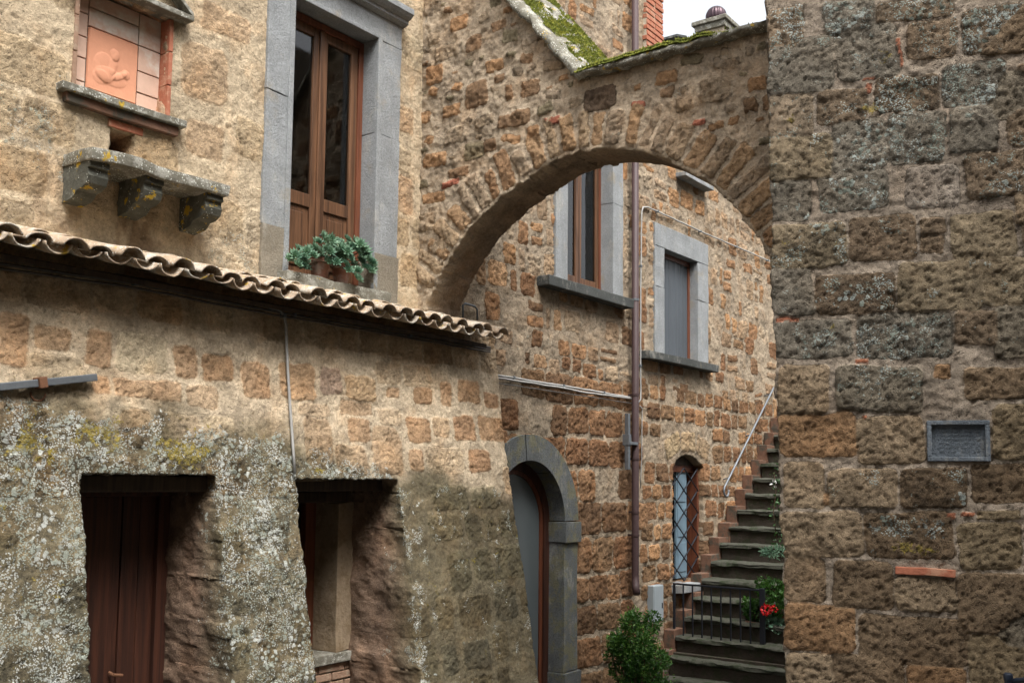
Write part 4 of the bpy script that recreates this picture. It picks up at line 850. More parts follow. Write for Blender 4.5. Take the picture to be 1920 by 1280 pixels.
# =================================================================== CORNER BUILDING (wall D)
dd = Vector((.951, -.309, 0)); eD = Vector((.59*.951-.807*.309, -.807*.951-.59*.309, 0)).normalized()      # along the wall, to the right
eD = (r0*.951-a_*.309).normalized(); nD = Vector((-(eD.y), eD.x, 0)); nD = nD if nD.dot(CAM-Vector((5.1, -3.4, 0))) > 0 else -nD
oD = CAM + a_*5.35 + r0*(5.35*(1447-960)/F)
def atD(px, py):
    d = ray(px, py); p = CAM+d*((oD-CAM).dot(nD)/d.dot(nD)); return (p-oD).dot(eD), p.z, p
corner = empty("corner_building", tuple(oD)[:2]+(GZ,), "tall grey brown stone corner wall with wide mortar joints and pale lichen at right", "building")
Z4 = [(0, 30, 130, 200, 'b', .7), (210, 0, 400, 130, 'g', .8), (415, 0, 690, 75, 'b', .7), (730, 30, 960, 190, 'b', .8), (0, 150, 240, 350, 'g', .35), (255, 100, 485, 295, 'g', .3), (525, 80, 705, 215, 'b', .5), (0, 360, 165, 520, 't', .4), (185, 340, 370, 470, 'b', .45),
      (405, 285, 635, 415, 'd', 1.0), (655, 235, 890, 395, 'g', .7), (940, 240, 1010, 300, 'd', 0), (0, 510, 235, 670, 'v', .15), (240, 450, 440, 640, 'g', .5), (450, 425, 660, 610, 'g', .6), (680, 400, 860, 570, 'g', .2), (895, 370, 1060, 540, 'b', .3), (0, 680, 155, 830, 'g', .35), (190, 650, 440, 785, 'g', .5),
      (520, 625, 715, 780, 'p', .1), (745, 570, 1000, 740, 'b', .5), (10, 840, 290, 1000, 'v', .5), (310, 810, 550, 975, 'd', .15), (572, 820, 665, 880, 'b', 0), (570, 885, 660, 945, 'd', 0), (690, 800, 925, 965, 'v', .05), (20, 1005, 165, 1180, 'g', .1), (180, 1030, 470, 1175, 'd', .45), (490, 980, 795, 1165, 'v', .15), (805, 965, 1060, 1140, 'v', 0),
      (20, 1200, 310, 1340, 'g', .35), (340, 1180, 680, 1340, 'g', .65), (700, 1160, 870, 1290, 'b', .1), (900, 1150, 1060, 1280, 'o', 0), (486, 145, 502, 250, 'r', 0), (355, 290, 392, 305, 'r', 0), (372, 315, 390, 355, 'r', 0), (30, 1190, 110, 1205, 'r', 0),
      (980, 20, 1200, 190, 'b', .3), (1040, 240, 1250, 380, 'g', .3), (1090, 400, 1300, 560, 'b', .1), (1030, 580, 1250, 730, 'v', .1), (960, 790, 1200, 950, 'b', .1), (1080, 970, 1300, 1130, 'g', .1)]
Z5 = [(40, 90, 225, 265, 't', .1), (260, 95, 570, 265, 'g', .55), (620, 85, 680, 140, 'o', 0), (735, 100, 1000, 215, 'b', .1), (45, 275, 325, 430, 'o', .05), (335, 285, 580, 455, 't', .05), (845, 240, 1060, 440, 'v', 0), (60, 455, 205, 620, 't', .05), (225, 480, 480, 620, 't', .4), (500, 475, 740, 620, 'd', .45), (765, 460, 1000, 600, 'd', 0),
      (50, 640, 350, 810, 't', .05), (370, 640, 690, 810, 'd', .2), (720, 680, 945, 850, 'v', .1), (60, 815, 215, 975, 'b', 0), (250, 830, 465, 1000, 'b', 0), (480, 885, 700, 1005, 't', 0), (712, 870, 1000, 1090, 'b', 0), (65, 990, 325, 1160, 'o', 0), (350, 1030, 740, 1210, 'b', 0), (755, 1105, 1000, 1290, 'v', 0), (70, 1170, 240, 1330, 't', 0), (250, 1180, 500, 1330, 'b', 0),
      (520, 1220, 740, 1350, 'o', 0), (200, 567, 228, 608, 'o', 0), (785, 632, 940, 668, 'v', 0), (640, 640, 705, 662, 'r', 0), (725, 635, 775, 652, 'r', 0), (350, 280, 370, 300, 'r', 0), (330, 68, 375, 84, 'r', 0), (660, 1045, 715, 1075, 'o', 0)]
DT = dict(b=(.20, .142, .088), g=(.20, .17, .125), t=(.30, .225, .145), o=(.28, .17, .09), v=(.235, .18, .11), d=(.165, .115, .07), p=(.26, .215, .165), k=(.11, .095, .08), r=(.34, .13, .07))
st = []
rv = random.Random(8)
for L, oy in ((Z4, 0), (Z5, 640)):
    for a, b_, c, d, k, li in L:
        cx_, cy_ = 1440+(a+c)/4, oy+(b_+d)/4; s_, t_, _ = atD(cx_, cy_); l_ = atD(1440+a/2, cy_); r_ = atD(1440+c/2, cy_); t1_ = atD(cx_, oy+b_/2); t2_ = atD(cx_, oy+d/2)
        st.append((s_, t_, (r_[0]-l_[0])*1.05, (t1_[1]-t2_[1])*1.05, rv.uniform(-.04, .05), tuple(x*kq*gq for kq in (rv.uniform(.86, 1.08),) for x, gq in zip(DT[k], (1, 1, 1) if oy else (.97, 1.0, 1.06))), 1.0, min(1, li*1.1+(0 if oy or k == 'r' else .15))))
sR = atD(1935, 600)[0]
extra = courses(sR+.12, 5.2, -2.4, 4.4, .30, .36, .05, [DT['b'], DT['g'], DT['v'], DT['t']], 61, .2, lich=.4, bu=1.0)
zt_, zb2 = atD(1700, -25)[1], atD(1700, 1310)[1]
extra += courses(-.05, sR+.1, zt_, 4.4, .30, .36, .05, [DT['b'], DT['g'], DT['v'], DT['t']], 62, .2, lich=.5, bu=1.0)+courses(-.05, sR+.1, -2.5, zb2-.28, .30, .36, .05, [DT['b'], DT['g'], DT['v'], DT['t']], 63, .2, bu=1.0)
st += [q for q in extra if q[0] > .02]
e0, e1, e2 = atD(1436, 40), atD(1450, 600), atD(1474, 1270)
def holeD(s, t):
    ex = np.interp(t, [e2[1], e1[1], e0[1]], [e2[0], e1[0], e0[0]]); q = (s-ex)+rgh(s, t, 6, .05, 5)+rgh(s, t, 30, .025, 15)
    return np.minimum(q, sdf_box(s, t, PQ[0]+.01, PQ[1]-.01, PQ[2]+.01, PQ[3]-.01))
pl = [atD(1737, 789), atD(1855, 787), atD(1739, 865), atD(1856, 864)]; PQ = (pl[0][0], pl[1][0], (pl[2][1]+pl[3][1])/2, (pl[0][1]+pl[1][1])/2)
bl = [atD(1440+q/2, 640+w_/2) for q, w_ in ((445, 690), (570, 695), (520, 770), (600, 790))]
def lichD(s, t): return blobs(s, t, [(bl[0][0], bl[0][1], .10, .06, 1.6), (bl[1][0], bl[1][1], .12, .06, 1.6), (atD(1540+0, 310)[0], atD(1540, 310)[1], .05, .05, .2)])+.14*fbm(s, t, 3, 3, 19)*sst(-.6, .8, t)
def mossD(s, t):
    q = [(bl[2][0], bl[2][1], .13, .06, .75), (bl[3][0], bl[3][1], .1, .05, .7)]
    for (a, b_) in ((1450+30, 450), (1575, 460), (1630, 205), (1480, 230), (1660, 100), (1640, 735), (1560, 620)): p = atD(a, b_); q.append((p[0], p[1], .09, .06, .5))
    return blobs(s, t, q)
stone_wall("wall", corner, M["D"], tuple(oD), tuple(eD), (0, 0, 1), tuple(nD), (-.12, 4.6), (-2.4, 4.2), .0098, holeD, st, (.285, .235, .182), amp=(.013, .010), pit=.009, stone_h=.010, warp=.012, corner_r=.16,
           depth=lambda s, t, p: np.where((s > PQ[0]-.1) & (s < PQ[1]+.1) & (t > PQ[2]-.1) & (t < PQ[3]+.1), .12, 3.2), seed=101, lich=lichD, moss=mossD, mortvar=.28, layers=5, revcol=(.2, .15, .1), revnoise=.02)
def Dbox(mb, s0, s1, t0, t1, n0, n1, bev=.004, rough=0, cuts=0, rot=0):
    # n measured outwards from the wall plane
    mat = Matrix((tuple(eD)+(0,), tuple(-nD)+(0,), (0, 0, 1, 0), (0, 0, 0, 1))).transposed()
    mat.translation = oD
    if rot:
        c = Vector(((s0+s1)/2, 0, (t0+t1)/2)); mat = mat @ Matrix.Translation(c) @ Matrix.Rotation(rot, 4, 'Y') @ Matrix.Translation(-c)
    return mb.box(s0, s1, -n1, -n0, t0, t1, bev, rough, cuts, 3, mat)
s_, t_, _ = atD(1679, 1067); s2_, t2_, _ = atD(1792, 1070)
Dbox(MB(), s_, s2_, t_-.025, t_+.012, -.05, .022, .004, .008, 3, .045).obj("inset_brick", M["brick"], corner)
# plaque: moulded frame, sunk field with worn incised lines
plq = empty("stone_plaque", tuple(oD+eD*((PQ[0]+PQ[1])/2)+Vector((0, 0, PQ[2]))), "small blue grey stone plaque with worn lines of carved writing set in the corner wall", "plaque")
b = MB(); f_ = .022
Dbox(b, PQ[0], PQ[1], PQ[3]-f_, PQ[3], -.05, .016); Dbox(b, PQ[0], PQ[1], PQ[2], PQ[2]+f_, -.05, .016); Dbox(b, PQ[0], PQ[0]+f_, PQ[2]+f_, PQ[3]-f_, -.05, .0155); Dbox(b, PQ[1]-f_, PQ[1], PQ[2]+f_, PQ[3]-f_, -.05, .0155)
b.obj("frame", M["pepb"] if "pepb" in M else M["pep"], plq)
n1_, n2_ = 260, 150; u, v = np.meshgrid(np.linspace(PQ[0]+f_, PQ[1]-f_, n1_), np.linspace(PQ[2]+f_, PQ[3]-f_, n2_)); hq = np.full(u.shape, -.010)
rl = np.random.default_rng(4); rows = 7; Hh = (PQ[3]-PQ[2]-2*f_)
for k in range(rows):
    zc_ = PQ[3]-f_-Hh*(k+.9)/(rows+.9); xx = PQ[0]+f_+.02+rl.uniform(0, .02)
    while xx < PQ[1]-f_-.02:
        wl = rl.uniform(.004, .008)
        if rl.random() > .16:
            ty = rl.integers(0, 4); bx = (np.abs(u-xx) < .0011) & (np.abs(v-zc_) < .0062)
            if ty == 1: bx |= (np.abs(u-xx-wl*.7) < .0011) & (np.abs(v-zc_) < .0062)
            if ty == 2: bx |= (np.abs(v-zc_-.0052) < .001) & (u > xx) & (u < xx+wl)
            if ty == 3: bx |= (np.abs(v-zc_+.0052) < .001) & (u > xx) & (u < xx+wl)
            hq = np.where(bx, -.0135, hq)
        xx += wl+.004
hq += (fbm(u, v, 60, 4, 6)-.5)*.003
oDa, eDa, nDa = (np.array(tuple(q)) for q in (oD, eD, nD)); V = (oDa+u[..., None]*eDa+np.array([0, 0, 1])*v[..., None]+hq[..., None]*nDa).reshape(-1, 3); ix = np.arange(u.size).reshape(u.shape)
Q = np.stack([ix[:-1, :-1], ix[:-1, 1:], ix[1:, 1:], ix[1:, :-1]], -1).reshape(-1, 4); np_mesh("inscribed_field", V, Q, M["pepb"], plq, {})

# =================================================================== MOUNTED THINGS
# downpipe
pp = aty(1191, 600, -.09); zbt = aty(1190, 1090, -.09).z
dp = empty("downpipe", (pp.x, -.09, zbt), "purple brown painted downpipe running down the house wall", "downpipe")
xt = pp.x; MB().tube([(xt, -.09, 6.3), (xt, -.09, zbt+.08), (xt-.005, -.095, zbt+.02), (xt-.045, -.12, zbt-.05), (xt-.075, -.15, zbt-.12)], [.040]*5, 16).obj("pipe", M["pipe"], dp, True)
for py in (562, 740, 960, 1003, 860, 300): z = aty(1191, py, -.09).z; MB().tube([(xt, -.09, z-.012), (xt, -.09, z+.012)], .045, 16).box(xt-.01, xt+.01, -.06, .02, z-.01, z+.01).obj("clamp", M["pipe"] if py != 562 else M["iron"], dp, 2)
# plate fixed beside the pipe
q0, q1 = aty(1177, 775, -.1), aty(1177, 880, -.1); sg = empty("side_sign", (q0.x, -.15, q1.z), "narrow grey metal sign seen edge on, clamped beside the downpipe", "sign")
MB().box(q0.x-.022, q0.x+.022, -.12, -.075, q1.z, q0.z, .004).obj("panel", M["iron"], sg)
zc_ = aty(1185, 825, -.1).z; MB().box(q0.x-.02, xt-.02, -.135, -.06, zc_-.05, zc_-.02, .003).box(q0.x-.026, q0.x+.03, -.128, -.05, zc_-.06, zc_+.06, .004).obj("bracket", M["iron"], sg)
def cable(name, pts, r, mat, label, cat="cable", group=None, n=6, wob=.003, clips=0):
    out = []
    for i in range(len(pts)-1):
        a, b_ = Vector(pts[i]), Vector(pts[i+1]); k = max(1, int((b_-a).length/.12))
        for j in range(k): q = a.lerp(b_, j/k); q += Vector((random.uniform(-wob, wob), 0, random.uniform(-wob, wob))); out.append(q)
    out.append(Vector(pts[-1])); root = empty(name, out[0], label, cat, group)
    MB().tube(out, r, n).obj("sheath", mat, root, True)
    if clips:
        L = len(out)
        for i in range(2, L-1, clips):
            c = out[i]; MB().box(c.x-.012, c.x+.012, c.y-r-.004, c.y+.03, c.z-r-.004, c.z+r+.004, .002).obj("clip", M["iron"], root)
    return root
P3 = lambda px, py, y=-.03: tuple(aty(px, py, y))
cable("cable", [P3(930, 703), P3(1010, 716), P3(1085, 728), P3(1186, 746)], .011, M["cable"], "upper of the two thick pale cables crossing from the lean-to to the downpipe", clips=6)
cable("cable", [P3(930, 708, -.055), P3(1060, 728, -.055), P3(1100, 736, -.055), P3(1186, 747, -.055)], .010, M["cable"], "lower thick pale cable sagging under the other on its way to the downpipe")
cable("cable", [P3(934, 718), P3(1186, 756)], .005, M["cable"], "thin pale wire below the pair of thick cables left of the downpipe")
cable("cable", [P3(1452, 493), P3(1330, 441), P3(1214, 388), P3(1206, 388), P3(1203, 398), P3(1201, 560), P3(1201, 748), P3(1196, 756)], .009, M["cable"], "pale cable running above the screened window and down beside the downpipe", clips=9)
cable("cable", [P3(1200, 760, -.03), P3(1204, 766, -.03), P3(1203, 860), P3(1201, 915)], .006, M["cable"], "short grey wire hanging beside the lower half of the downpipe")
cable("cable", [P3(1200, 761, -.02), P3(1235, 766, -.02)], .005, M["rust"], "short rusty wire right of the downpipe below the screened window")
pp_ = lambda px, py: (lambda p: (p.x, p.y-.025, p.z))(atA(px, py))
cable("conduit", [pp_(500, 578), pp_(518, 582), pp_(528, 592), pp_(531, 610), pp_(535, 700), pp_(541, 790), pp_(548, 888)], .0095, M["cable"], "pale vertical conduit bending down the lean-to wall", "conduit", n=8, wob=.001, clips=7)
for k, (dy, rr_, mt) in enumerate(((0, .010, "cabd"), (11, .008, "cabd"), (20, .007, "cabd"))):
    nm = ["uppermost", "middle", "lowest"][k]
    cable("cable", [pp_(-250, 448+dy*1.3), pp_(0, 486+dy), pp_(250, 522+dy*.9), pp_(460, 567+dy*.75), pp_(700, 612+dy*.55), pp_(915, 652+dy*.4)], rr_, M[mt], nm+" of the three dark cables clipped under the tiled canopy", group="dark cables under the canopy", clips=9 if k == 1 else 0)
cable("conduit", [P3(868, 598, -.06), P3(868, 572, -.06), P3(872, 569, -.06), P3(890, 574, -.06), P3(895, 580, -.06), P3(895, 600, -.06)], .010, M["iron"], "small grey pipe loop standing on the right end of the tiles", "conduit", wob=0)
# iron tie bar
t0_, t1_ = atA(-40, 729), atA(171, 708); rod = empty("tie_bar", (t1_.x, t1_.y-.03, t1_.z), "flat grey iron tie bar anchored across the lean-to wall at left", "tie bar")
dv = (t1_-t0_); an = math.atan2(dv.z, dv.x); L = math.hypot(dv.x, dv.z); c = (t0_+t1_)/2
mt = Matrix.Translation((c.x, c.y-.035, c.z)) @ Matrix.Rotation(-an, 4, 'Y'); MB().box(-L/2, L/2, -.018, .018, -.02, .02, .005, .003, 0, 2, mt).obj("bar", M["iron"], rod)
cc = atA(70, 718); mt = Matrix.Translation((cc.x, cc.y-.04, cc.z)) @ Matrix.Rotation(-an, 4, 'Y'); MB().box(-.022, .022, -.03, .05, -.03, .03, .006, .003, 0, 2, mt).obj("wedge", M["rust"], rod)
MB().tube([(cc.x+.04*math.cos(q), cc.y-.012, cc.z-.05+.045*math.sin(q)) for q in [math.pi+k*math.pi/10 for k in range(11)]], .006, 6).obj("ring", M["rust"], rod, True)
# meter box
q0, q1 = aty(1222, 1098, -.05), aty(1241, 1162, -.05); mb_ = empty("meter_box", (q0.x, -.05, q1.z), "slim pale grey meter box on the wall behind the shrub", "meter box")
MB().box(q0.x, q1.x, -.07, .01, q1.z, q0.z, .006).obj("casing", M["box"], mb_); MB().box(q0.x+.01, q1.x-.01, -.076, -.07, q1.z+.01, q0.z-.01, .002).obj("lid", M["box"], mb_)
MB().box(q1.x-.05, q1.x-.03, -.08, -.076, q1.z+.14, q1.z+.20, .001).obj("latch", M["blk"], mb_)
# handrail
A0, A1 = aty(1359, 912, -.08), aty(1450, 728, -.08); hr = empty("handrail", tuple(A0), "galvanised handrail with curled ends rising along the wall above the steps", "handrail")
def curl(c, r, a0, a1, n=12): return [Vector((c.x+r*math.cos(a0+(a1-a0)*k/n), c.y, c.z+r*math.sin(a0+(a1-a0)*k/n))) for k in range(n+1)]
dn = (A1-A0).normalized(); an = math.atan2(dn.z, dn.x); r_ = .07
pr = Vector((-dn.z, 0, dn.x)); c0 = A0-pr*r_*-1.0; c1 = A1-pr*r_
lo = curl(A0-pr*r_, r_, an+math.pi/2+4.4, an+math.pi/2); lo = curl(A0+Vector((dn.z, 0, -dn.x))*r_, r_, an+math.pi/2+4.2, an+math.pi/2, 14)
hi = curl(A1+Vector((dn.z, 0, -dn.x))*r_, r_, an+math.pi/2, an+math.pi/2-3.6, 14)
MB().tube(lo+hi, .014, 8).obj("rail", M["iron"], hr, True)
for f_ in (.08, .5, .93): q = A0.lerp(A1, f_); MB().tube([q, (q.x, .03, q.z-.02)], .008, 6).obj("bracket", M["iron"], hr)

# end of a railing at the foot of the corner wall
q = CAM+ray(1890, 1263)*4.3; rl_ = empty("railing", (q.x, q.y, GZ), "dark blue capped railing post at the foot of the corner wall, bottom right", "railing")
MB().tube([(q.x, q.y, GZ), (q.x, q.y, q.z-.01)], .016, 14).obj("post", M["blue2"], rl_, 2)
MB().lathe([(.018, -.025), (.02, -.01), (.018, .0), (.010, .006), (0, .007)], q, 16).obj("cap", M["blue2"], rl_, 2)
e_ = q+eD*.9+Vector((0, 0, .16)); MB().tube([(q.x, q.y, q.z-.03), (e_.x, e_.y, e_.z-.03)], .011, 10).obj("rail", M["blue2"], rl_, True)

# =================================================================== STAIRS
stair = empty("stone_staircase", (10.5, -.8, GZ), "dark mossy stone staircase with rounded treads climbing along the house wall", "staircase")
ST = [(1441, 836), (1430, 863), (1413, 893), (1400, 921), (1385, 951), (1371, 983), (1354, 1014), (1336, 1047), (1319, 1081), (1304, 1113), (1286, 1150), (1268, 1187), (1258, 1225), (1240, 1266)]
pos = [aty(px, py+4, -.17) for px, py in ST]; pos = sorted(((p.x, p.z) for p in pos), key=lambda q: -q[1])
xs_ = np.array([p[0] for p in pos]); zs_ = np.array([p[1] for p in pos]); ii = np.arange(len(pos))
zs_ = .35*zs_+.65*np.polyval(np.polyfit(ii, zs_, 2), ii); xs_ = np.polyval(np.polyfit(ii, xs_, 3), ii)*.8+xs_*.2
while zs_[0] < 1.6: xs_ = np.insert(xs_, 0, xs_[0]+.25); zs_ = np.insert(zs_, 0, zs_[0]+.19)
SWID = -1.62
for i in range(len(xs_)):
    x, z = xs_[i], zs_[i]; xn = xs_[i-1] if i else x+.4; zl = zs_[i+1] if i < len(xs_)-1 else GZ; zl = max(zl, GZ)
    if z <= GZ+.02: break
    yr = SWID if i < len(xs_)-4 else SWID-.1
    b = MB(); pf = [(x-.035+.018, z), (x-.035, z-.012), (x-.04, z-.028), (x-.035, z-.045), (x-.02, z-.056), (xn+.05, z-.056), (xn+.05, z)]
    # tread with rounded nosing
    n = 36; o = len(b.v)
    for j in range(n+1):
        y = -.16+(yr+.16)*j/n
        for k, (a, c) in enumerate(pf): q = (vn(y*6+i*3, k*1.1, 7)-.5)*.026+(vn(y*21+i*5, k*1.7, 8)-.5)*.010; b.v.append((a+q*(k < 5), y, c+q*.8))
    K = len(pf)
    for j in range(n):
        for k in range(K): a = j*K+k; b2 = j*K+(k+1) % K; b.f.append((a, b2, b2+K, a+K))
    b.f.append(tuple(range(K))); b.f.append(tuple(n*K+k for k in reversed(range(K))))
    b.obj("tread", M["step"], stair, 2)
    b = MB().box(x, xn+.06, yr+.01, -.165, zl-.2, z-.057, .004, .012, 3, i); b.obj("riser", M["riser"], stair)
    MB().box(x-.01-random.uniform(0, .03), xn-.0, -.162+random.uniform(-.015, .02), -.01, zl-.05, z+.06+random.uniform(-.02, .015), .008, .012, 1, i+40).obj("edge_brick", M["brickd"], stair)
MB().box(xs_[-1]+.3, xs_[0]+2.0, SWID+.02, -.02, GZ-.1, -1.9).obj("base", M["riser"], stair)

# gate across the steps
gl0 = aty(1264, 1092, -.10); xg = gl0.x; gr0 = atx(1425, 1102, xg); gb0 = aty(1266, 1220, -.10)
gate = empty("iron_gate", (xg, -.6, gb0.z), "low black iron gate of thin vertical bars across the steps", "gate")
y0, y1, zt1, zb1 = gl0.y, gr0.y, gl0.z, gb0.z
MB().box(xg-.012, xg+.012, y1, y0, zt1-.02, zt1, .002).obj("top_rail", M["blk"], gate); MB().box(xg-.01, xg+.01, y1, y0, zb1, zb1+.018, .002).obj("bottom_rail", M["blk"], gate)
for k in range(1, 9): y = y0+(y1-y0)*k/9; MB().box(xg-.007, xg+.007, y-.007, y+.007, zb1+.018, zt1-.02, .001).obj("bar", M["blk"], gate)
MB().box(xg-.012, xg+.012, y0-.012, y0+.012, zb1-.02, zt1+.0, .002).obj("post", M["blk"], gate)
MB().box(xg-.025, xg+.025, y1-.05, y1, zb1-.16, zt1+.01, .004).obj("post", M["blk"], gate)

# =================================================================== PLANTS
def leaves(name, parent, mat, centers, n, size, seed, droop=.2, aspect=.5, shell=.35):
    rg = np.random.default_rng(seed); V = []; Fc = []
    tot = sum(c[3]*c[4]*c[5] for c in centers)
    for (x, y, z, rx, ry, rz) in centers:
        k = int(n*rx*ry*rz/tot)
        d = rg.normal(size=(k, 3)); d /= np.linalg.norm(d, axis=1)[:, None]; rad = (1-shell*rg.random(k)**1.5*1.0)
        P = d*rad[:, None]*np.array([rx, ry, rz])+np.array([x, y, z])
        for i in range(k):
            t = Vector(d[i])*.7+Vector(rg.normal(0, .6, 3))+Vector((0, 0, .25-droop)); t.normalize(); sd = t.cross(Vector(rg.normal(0, 1, 3))).normalized(); up = sd.cross(t)
            L = size*rg.uniform(.6, 1.25); w_ = L*aspect/2; c = Vector(P[i]); o = len(V)
            V += [tuple(c), tuple(c+t*L*.45+sd*w_+up*L*.08), tuple(c+t*L*.5-up*L*.03), tuple(c+t*L*.45-sd*w_+up*L*.08), tuple(c+t*L*.8+sd*w_*.6), tuple(c+t*L-up*L*.12), tuple(c+t*L*.8-sd*w_*.6)]
            Fc += [(o, o+1, o+2), (o, o+2, o+3), (o+1, o+4, o+5, o+2), (o+3, o+2, o+5, o+6)]
    me = bpy.data.meshes.new(name); me.from_pydata(V, [], Fc); me.materials.append(mat); return link(bpy.data.objects.new(name, me), parent)
def stems(name, parent, base, tips, r, seed=0):
    b = MB(); rr = random.Random(seed)
    for t in tips: t = Vector(t); base_ = Vector(base)+Vector((rr.uniform(-.03, .03), rr.uniform(-.03, .03), 0)); mid = base_.lerp(t, .5)+Vector((rr.uniform(-.04, .04), rr.uniform(-.04, .04), .02)); b.tube([base_, mid, t], [r, r*.7, r*.35], 5)
    return b.obj(name, M["stem"], parent, True)
# shrub
sc = aty(1197, 1235, -.55); shr = empty("evergreen_shrub", (sc.x, sc.y, GZ), "bushy bright green evergreen shrub in front of the wall under the downpipe", "shrub")
rg = random.Random(5); cs = []
for k in range(54):
    a = rg.uniform(0, 6.28); rr_ = rg.uniform(.02, .29); zz_ = rg.uniform(-.62, .38); wdt = 1.0-.25*max(0, zz_)/.3
    cs.append((sc.x+rr_*math.cos(a)*wdt, sc.y+rr_*math.sin(a)*wdt, sc.z+zz_, rg.uniform(.06, .11), rg.uniform(.06, .11), rg.uniform(.07, .13)))
leaves("foliage", shr, M["leaf"], cs, 9500, .041, 1, .05, .5, .55)
leaves("young_leaves", shr, M["leafn"], [(c[0]-.01, c[1]-.03, c[2]+.03, c[3]*1.25, c[4]*1.25, c[5]*1.2) for c in cs[::2]], 1500, .036, 21, -.1, .42, .15)
stems("branches", shr, (sc.x, sc.y, GZ), [(c[0], c[1], c[2]) for c in cs], .010, 2)
# potted plants beside the steps
def zstep(x):
    j = int(np.argmin(np.abs(xs_-x))); return max(float(zs_[j]), GZ)
def potted(px, py_base, y, ph, pr_, label, group=None, mat="pot"):
    p = atx(px, py_base, xg+.16+abs(y)*.1); root = empty("potted_plant", tuple(p), label, "potted plant", group)
    MB().lathe([(pr_*.68, 0), (pr_*.92, ph*.8), (pr_*1.08, ph*.8), (pr_*1.1, ph), (pr_*.95, ph), (pr_*.9, ph*.88), (.0, ph*.86)], p, 20).obj("pot", M[mat], root, 2); return root, p
r1_, p = potted(1418, 1205, -1.12, .24, .11, "terracotta pot of red geraniums beside the iron gate post")
leaves("leaves", r1_, M["leaf"], [(p.x, p.y, p.z+.36, .09, .12, .11), (p.x-.03, p.y+.06, p.z+.42, .07, .07, .07), (p.x+.05, p.y-.12, p.z+.30, .08, .10, .07)], 420, .042, 3, .1, .95)
q = atx(1442, 1143, p.x-.30)
leaves("flowers", r1_, M["red"], [(q.x, q.y+.03, q.z, .05, .05, .05), (q.x, q.y-.06, q.z+.02, .03, .03, .03)], 90, .028, 4, 0, .9)
stems("stems", r1_, (p.x, p.y, p.z+.2), [(p.x, p.y, p.z+.5), (p.x+.05, p.y-.1, p.z+.4), tuple(q), (q.x, q.y-.05, q.z)], .006, 3)
r2_, p = potted(1478, 1175, -1.45, .2, .11, "leafy green plant in a pot at the right edge of the steps above the geraniums")
q = atx(1448, 1112, p.x-.1); leaves("leaves", r2_, M["leaf"], [(q.x, q.y, q.z, .13, .16, .16), (q.x, q.y-.08, q.z-.12, .12, .14, .12), (q.x, q.y+.09, q.z+.1, .1, .09, .08), (q.x, q.y-.2, q.z, .1, .14, .2)], 1300, .040, 5, .1, .7)
stems("stems", r2_, (p.x, p.y, p.z+.2), [(q.x, q.y, q.z), (q.x, q.y-.1, q.z), (q.x, q.y+.08, q.z+.1)], .007, 3)
r3_, p = potted(1478, 1215, -1.42, .14, .09, "blue green succulent in a low pot below the red flowers", None)
q = atx(1450, 1168, p.x-.1); leaves("leaves", r3_, M["succ"], [(q.x, q.y, q.z, .08, .12, .06), (q.x, q.y-.06, q.z-.05, .06, .08, .06)], 320, .05, 6, .1, .6)
r4_, p = potted(1482, 1062, -1.50, .14, .08, "small bluish trailing plant in a pot higher up the steps against the corner wall", None)
q = atx(1452, 1034, p.x-.15); leaves("leaves", r4_, M["succ"], [(q.x, q.y, q.z, .10, .12, .045)], 150, .06, 7, .1, .35)
vine = empty("climbing_plant", tuple(aty(1462, 1010, -1.3)), "dark climbing plant with one white flower beside the upper steps", "climbing plant")
vp = [aty(1456, 1010, -1.25), aty(1450, 960, -1.25), aty(1455, 920, -1.25), aty(1451, 885, -1.25)]
MB().tube(vp, [.006, .005, .004, .002], 5).obj("stem", M["stem"], vine, True)
leaves("leaves", vine, M["leafd"], [(v_.x, v_.y-.03, v_.z, .07, .07, .13) for v_ in vp], 130, .035, 8, .2, .7)
v_ = aty(1452, 908, -1.18); leaves("flower", vine, M["white"], [(v_.x, v_.y, v_.z, .015, .02, .02)], 14, .035, 9, 0, .8)

# succulent on the French window sill
sroot = aty(620, 505, -.02); suc = empty("potted_succulent", (sroot.x, -.02, FW['z0']), "blue green rosette succulent spilling from stained terracotta pots on the French window sill", "potted succulent")
for px_, rr_ in ((600, .075), (640, .07)): q = aty(px_, 500, -.0); MB().lathe([(rr_*.7, 0), (rr_, .13), (rr_*1.12, .13), (rr_*1.12, .165), (rr_*.9, .165), (0, .15)], (q.x, .0, FW['z0']+.001), 22).obj("pot", M["pot"], suc, 2)
V = []; Fc = []; rg = np.random.default_rng(12)
def rosette(c, ax, R, n=30):
    ax = ax.normalized(); t = ax.orthogonal().normalized(); bt = ax.cross(t)
    for k in range(n):
        a = k*2.4; f_ = (k+.5)/n; el_ = math.radians(12+72*(1-f_)**1.0) ; L = R*(.55+.5*f_); d = (t*math.cos(a)+bt*math.sin(a)); dirn = d*math.cos(el_)+ax*math.sin(el_)
        sd = ax.cross(d).normalized(); up = sd.cross(dirn); up = up if up.dot(ax) > 0 else -up; w_ = L*.17; o = len(V)
        V.extend([tuple(c+sd*w_*.5), tuple(c-sd*w_*.5), tuple(c+dirn*L*.6+sd*w_), tuple(c+dirn*L*.6-sd*w_), tuple(c+dirn*L*.6-up*w_*.8), tuple(c+dirn*L+up*L*.10), tuple(c+dirn*L*.55+up*w_*.35)])
        Fc.extend([(o, o+2, o+6), (o+6, o+3, o+1), (o, o+6, o+1), (o+2, o+5, o+6), (o+6, o+5, o+3), (o+2, o+4, o+5), (o+4, o+3, o+5), (o, o+4, o+2), (o+1, o+3, o+4)])
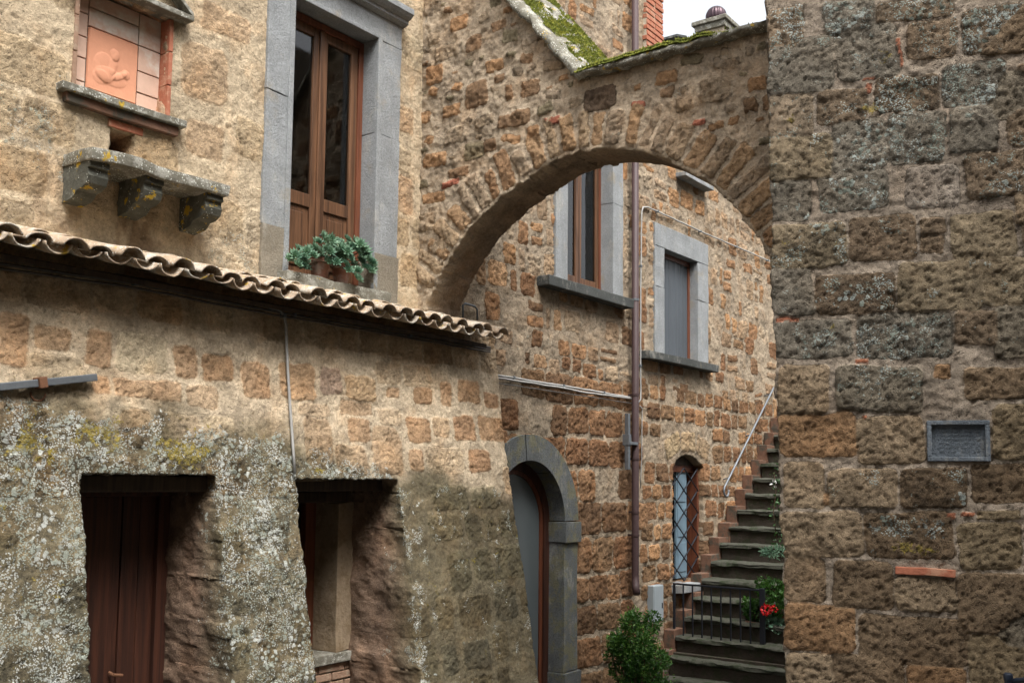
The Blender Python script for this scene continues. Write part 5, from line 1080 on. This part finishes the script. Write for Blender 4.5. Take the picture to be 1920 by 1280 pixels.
RS = [(565, 487), (552, 478), (575, 470), (590, 462), (607, 466), (572, 490), (600, 478), (622, 468), (640, 465), (630, 478), (655, 460), (668, 470), (652, 480), (690, 478), (676, 487), (662, 495), (645, 492), (640, 505), (682, 500), (692, 505), (697, 492), (671, 520), (585, 478), (612, 486), (628, 490), (655, 505), (668, 507), (560, 495), (668, 452), (640, 455), (612, 455), (595, 452), (650, 470), (684, 467), (690, 488), (622, 450)]
RS = RS+[(a+random.uniform(-14, 14), b_+random.uniform(-9, 9)) for a, b_ in RS if b_ < 505]
for k, (a, b_) in enumerate(RS):
    yy = rg.uniform(-.17, .02); 
    if b_ > 510: yy = -.19
    c = aty(a+rg.uniform(-3, 3), b_+2, yy); ax = Vector((rg.normal(0, .4), -.75, .7+rg.normal(0, .25))); rosette(c, ax, rg.uniform(.050, .072), 36)
me = bpy.data.meshes.new("rosettes"); me.from_pydata(V, [], Fc); me.materials.append(M["succ"]); link(bpy.data.objects.new("rosettes", me), suc)
stems("stems", suc, (sroot.x, -.03, FW['z0']+.12), [tuple(aty(a, b_, -.06)) for a, b_ in RS[::3]], .008, 4)

# =================================================================== BEHIND THE COPING
def beyond(px, py, y): return aty(px, py, y)
cb = beyond(1343, 52, 1.5)
ch = empty("chimney", (cb.x, cb.y, cb.z-1.5), "small rendered chimney topped by a ribbed purple brown ball cowl", "chimney")
hw = .27
MB().box(cb.x-hw*.85, cb.x+hw*.85, cb.y-hw*.85, cb.y+hw*.85, cb.z-2.5, cb.z-.02, .01, .01, 3, 4).obj("stack", M["plas"], ch)
MB().box(cb.x-hw*1.15, cb.x+hw*1.15, cb.y-hw*1.15, cb.y+hw*1.15, cb.z-.02, cb.z+.05, .01, .015, 3, 4).box(cb.x-hw, cb.x+hw, cb.y-hw, cb.y+hw, cb.z-.12, cb.z-.022, .01, .015, 3, 4).obj("cap", M["slabd"], ch)
b = MB(); n = 72; R_ = .17; o = 0; prof_ = 16; c0 = Vector((cb.x, cb.y, cb.z+.05+R_*.8))
for i in range(prof_+1):
    ph = -math.pi/2*.75+(math.pi/2*.75+math.pi/2*.98)*i/prof_
    for k in range(n): th = 2*math.pi*k/n; rr_ = R_*(1+.045*math.cos(th*18))*math.cos(ph); b.v.append((c0.x+rr_*math.cos(th), c0.y+rr_*math.sin(th), c0.z+R_*1.05*math.sin(ph)))
for i in range(prof_):
    for k in range(n): b.f.append((i*n+k, i*n+(k+1) % n, (i+1)*n+(k+1) % n, (i+1)*n+k))
b.obj("cowl", M["ball"], ch, True)
rb = beyond(1262, 82, .6)
rf = empty("dormer_roof", (rb.x, rb.y, rb.z-.5), "small grey roof corner with a dark fascia behind the mossy coping", "roof")
bw = .28
MB().prism([(rb.x-bw, rb.z-.02), (rb.x, rb.z+.06), (rb.x+bw*1.0, rb.z-.06), (rb.x+bw, rb.z-.09), (rb.x, rb.z+.035), (rb.x-bw, rb.z-.05)], 'y', rb.y-.2, rb.y+.6).obj("roof", M["pepd"], rf)
MB().box(rb.x-bw*.9, rb.x+bw*.6, rb.y, rb.y+.5, 3.9, rb.z-.05).obj("wall", M["box"], rf)
# unseen building behind the viewer, added to cut sky light and mirror in panes
ob = empty("added_opposite_building", (3, -9.6, GZ), "unseen plain tan building added across the alley to block sky light, mirrored in the window panes", "building")
b = MB().box(-9, 16, -13, -8.6, GZ, 8.2).box(-9, -2.6, -8.59, -2.6, GZ, 6.2); b.obj("wall", M["far"], ob)
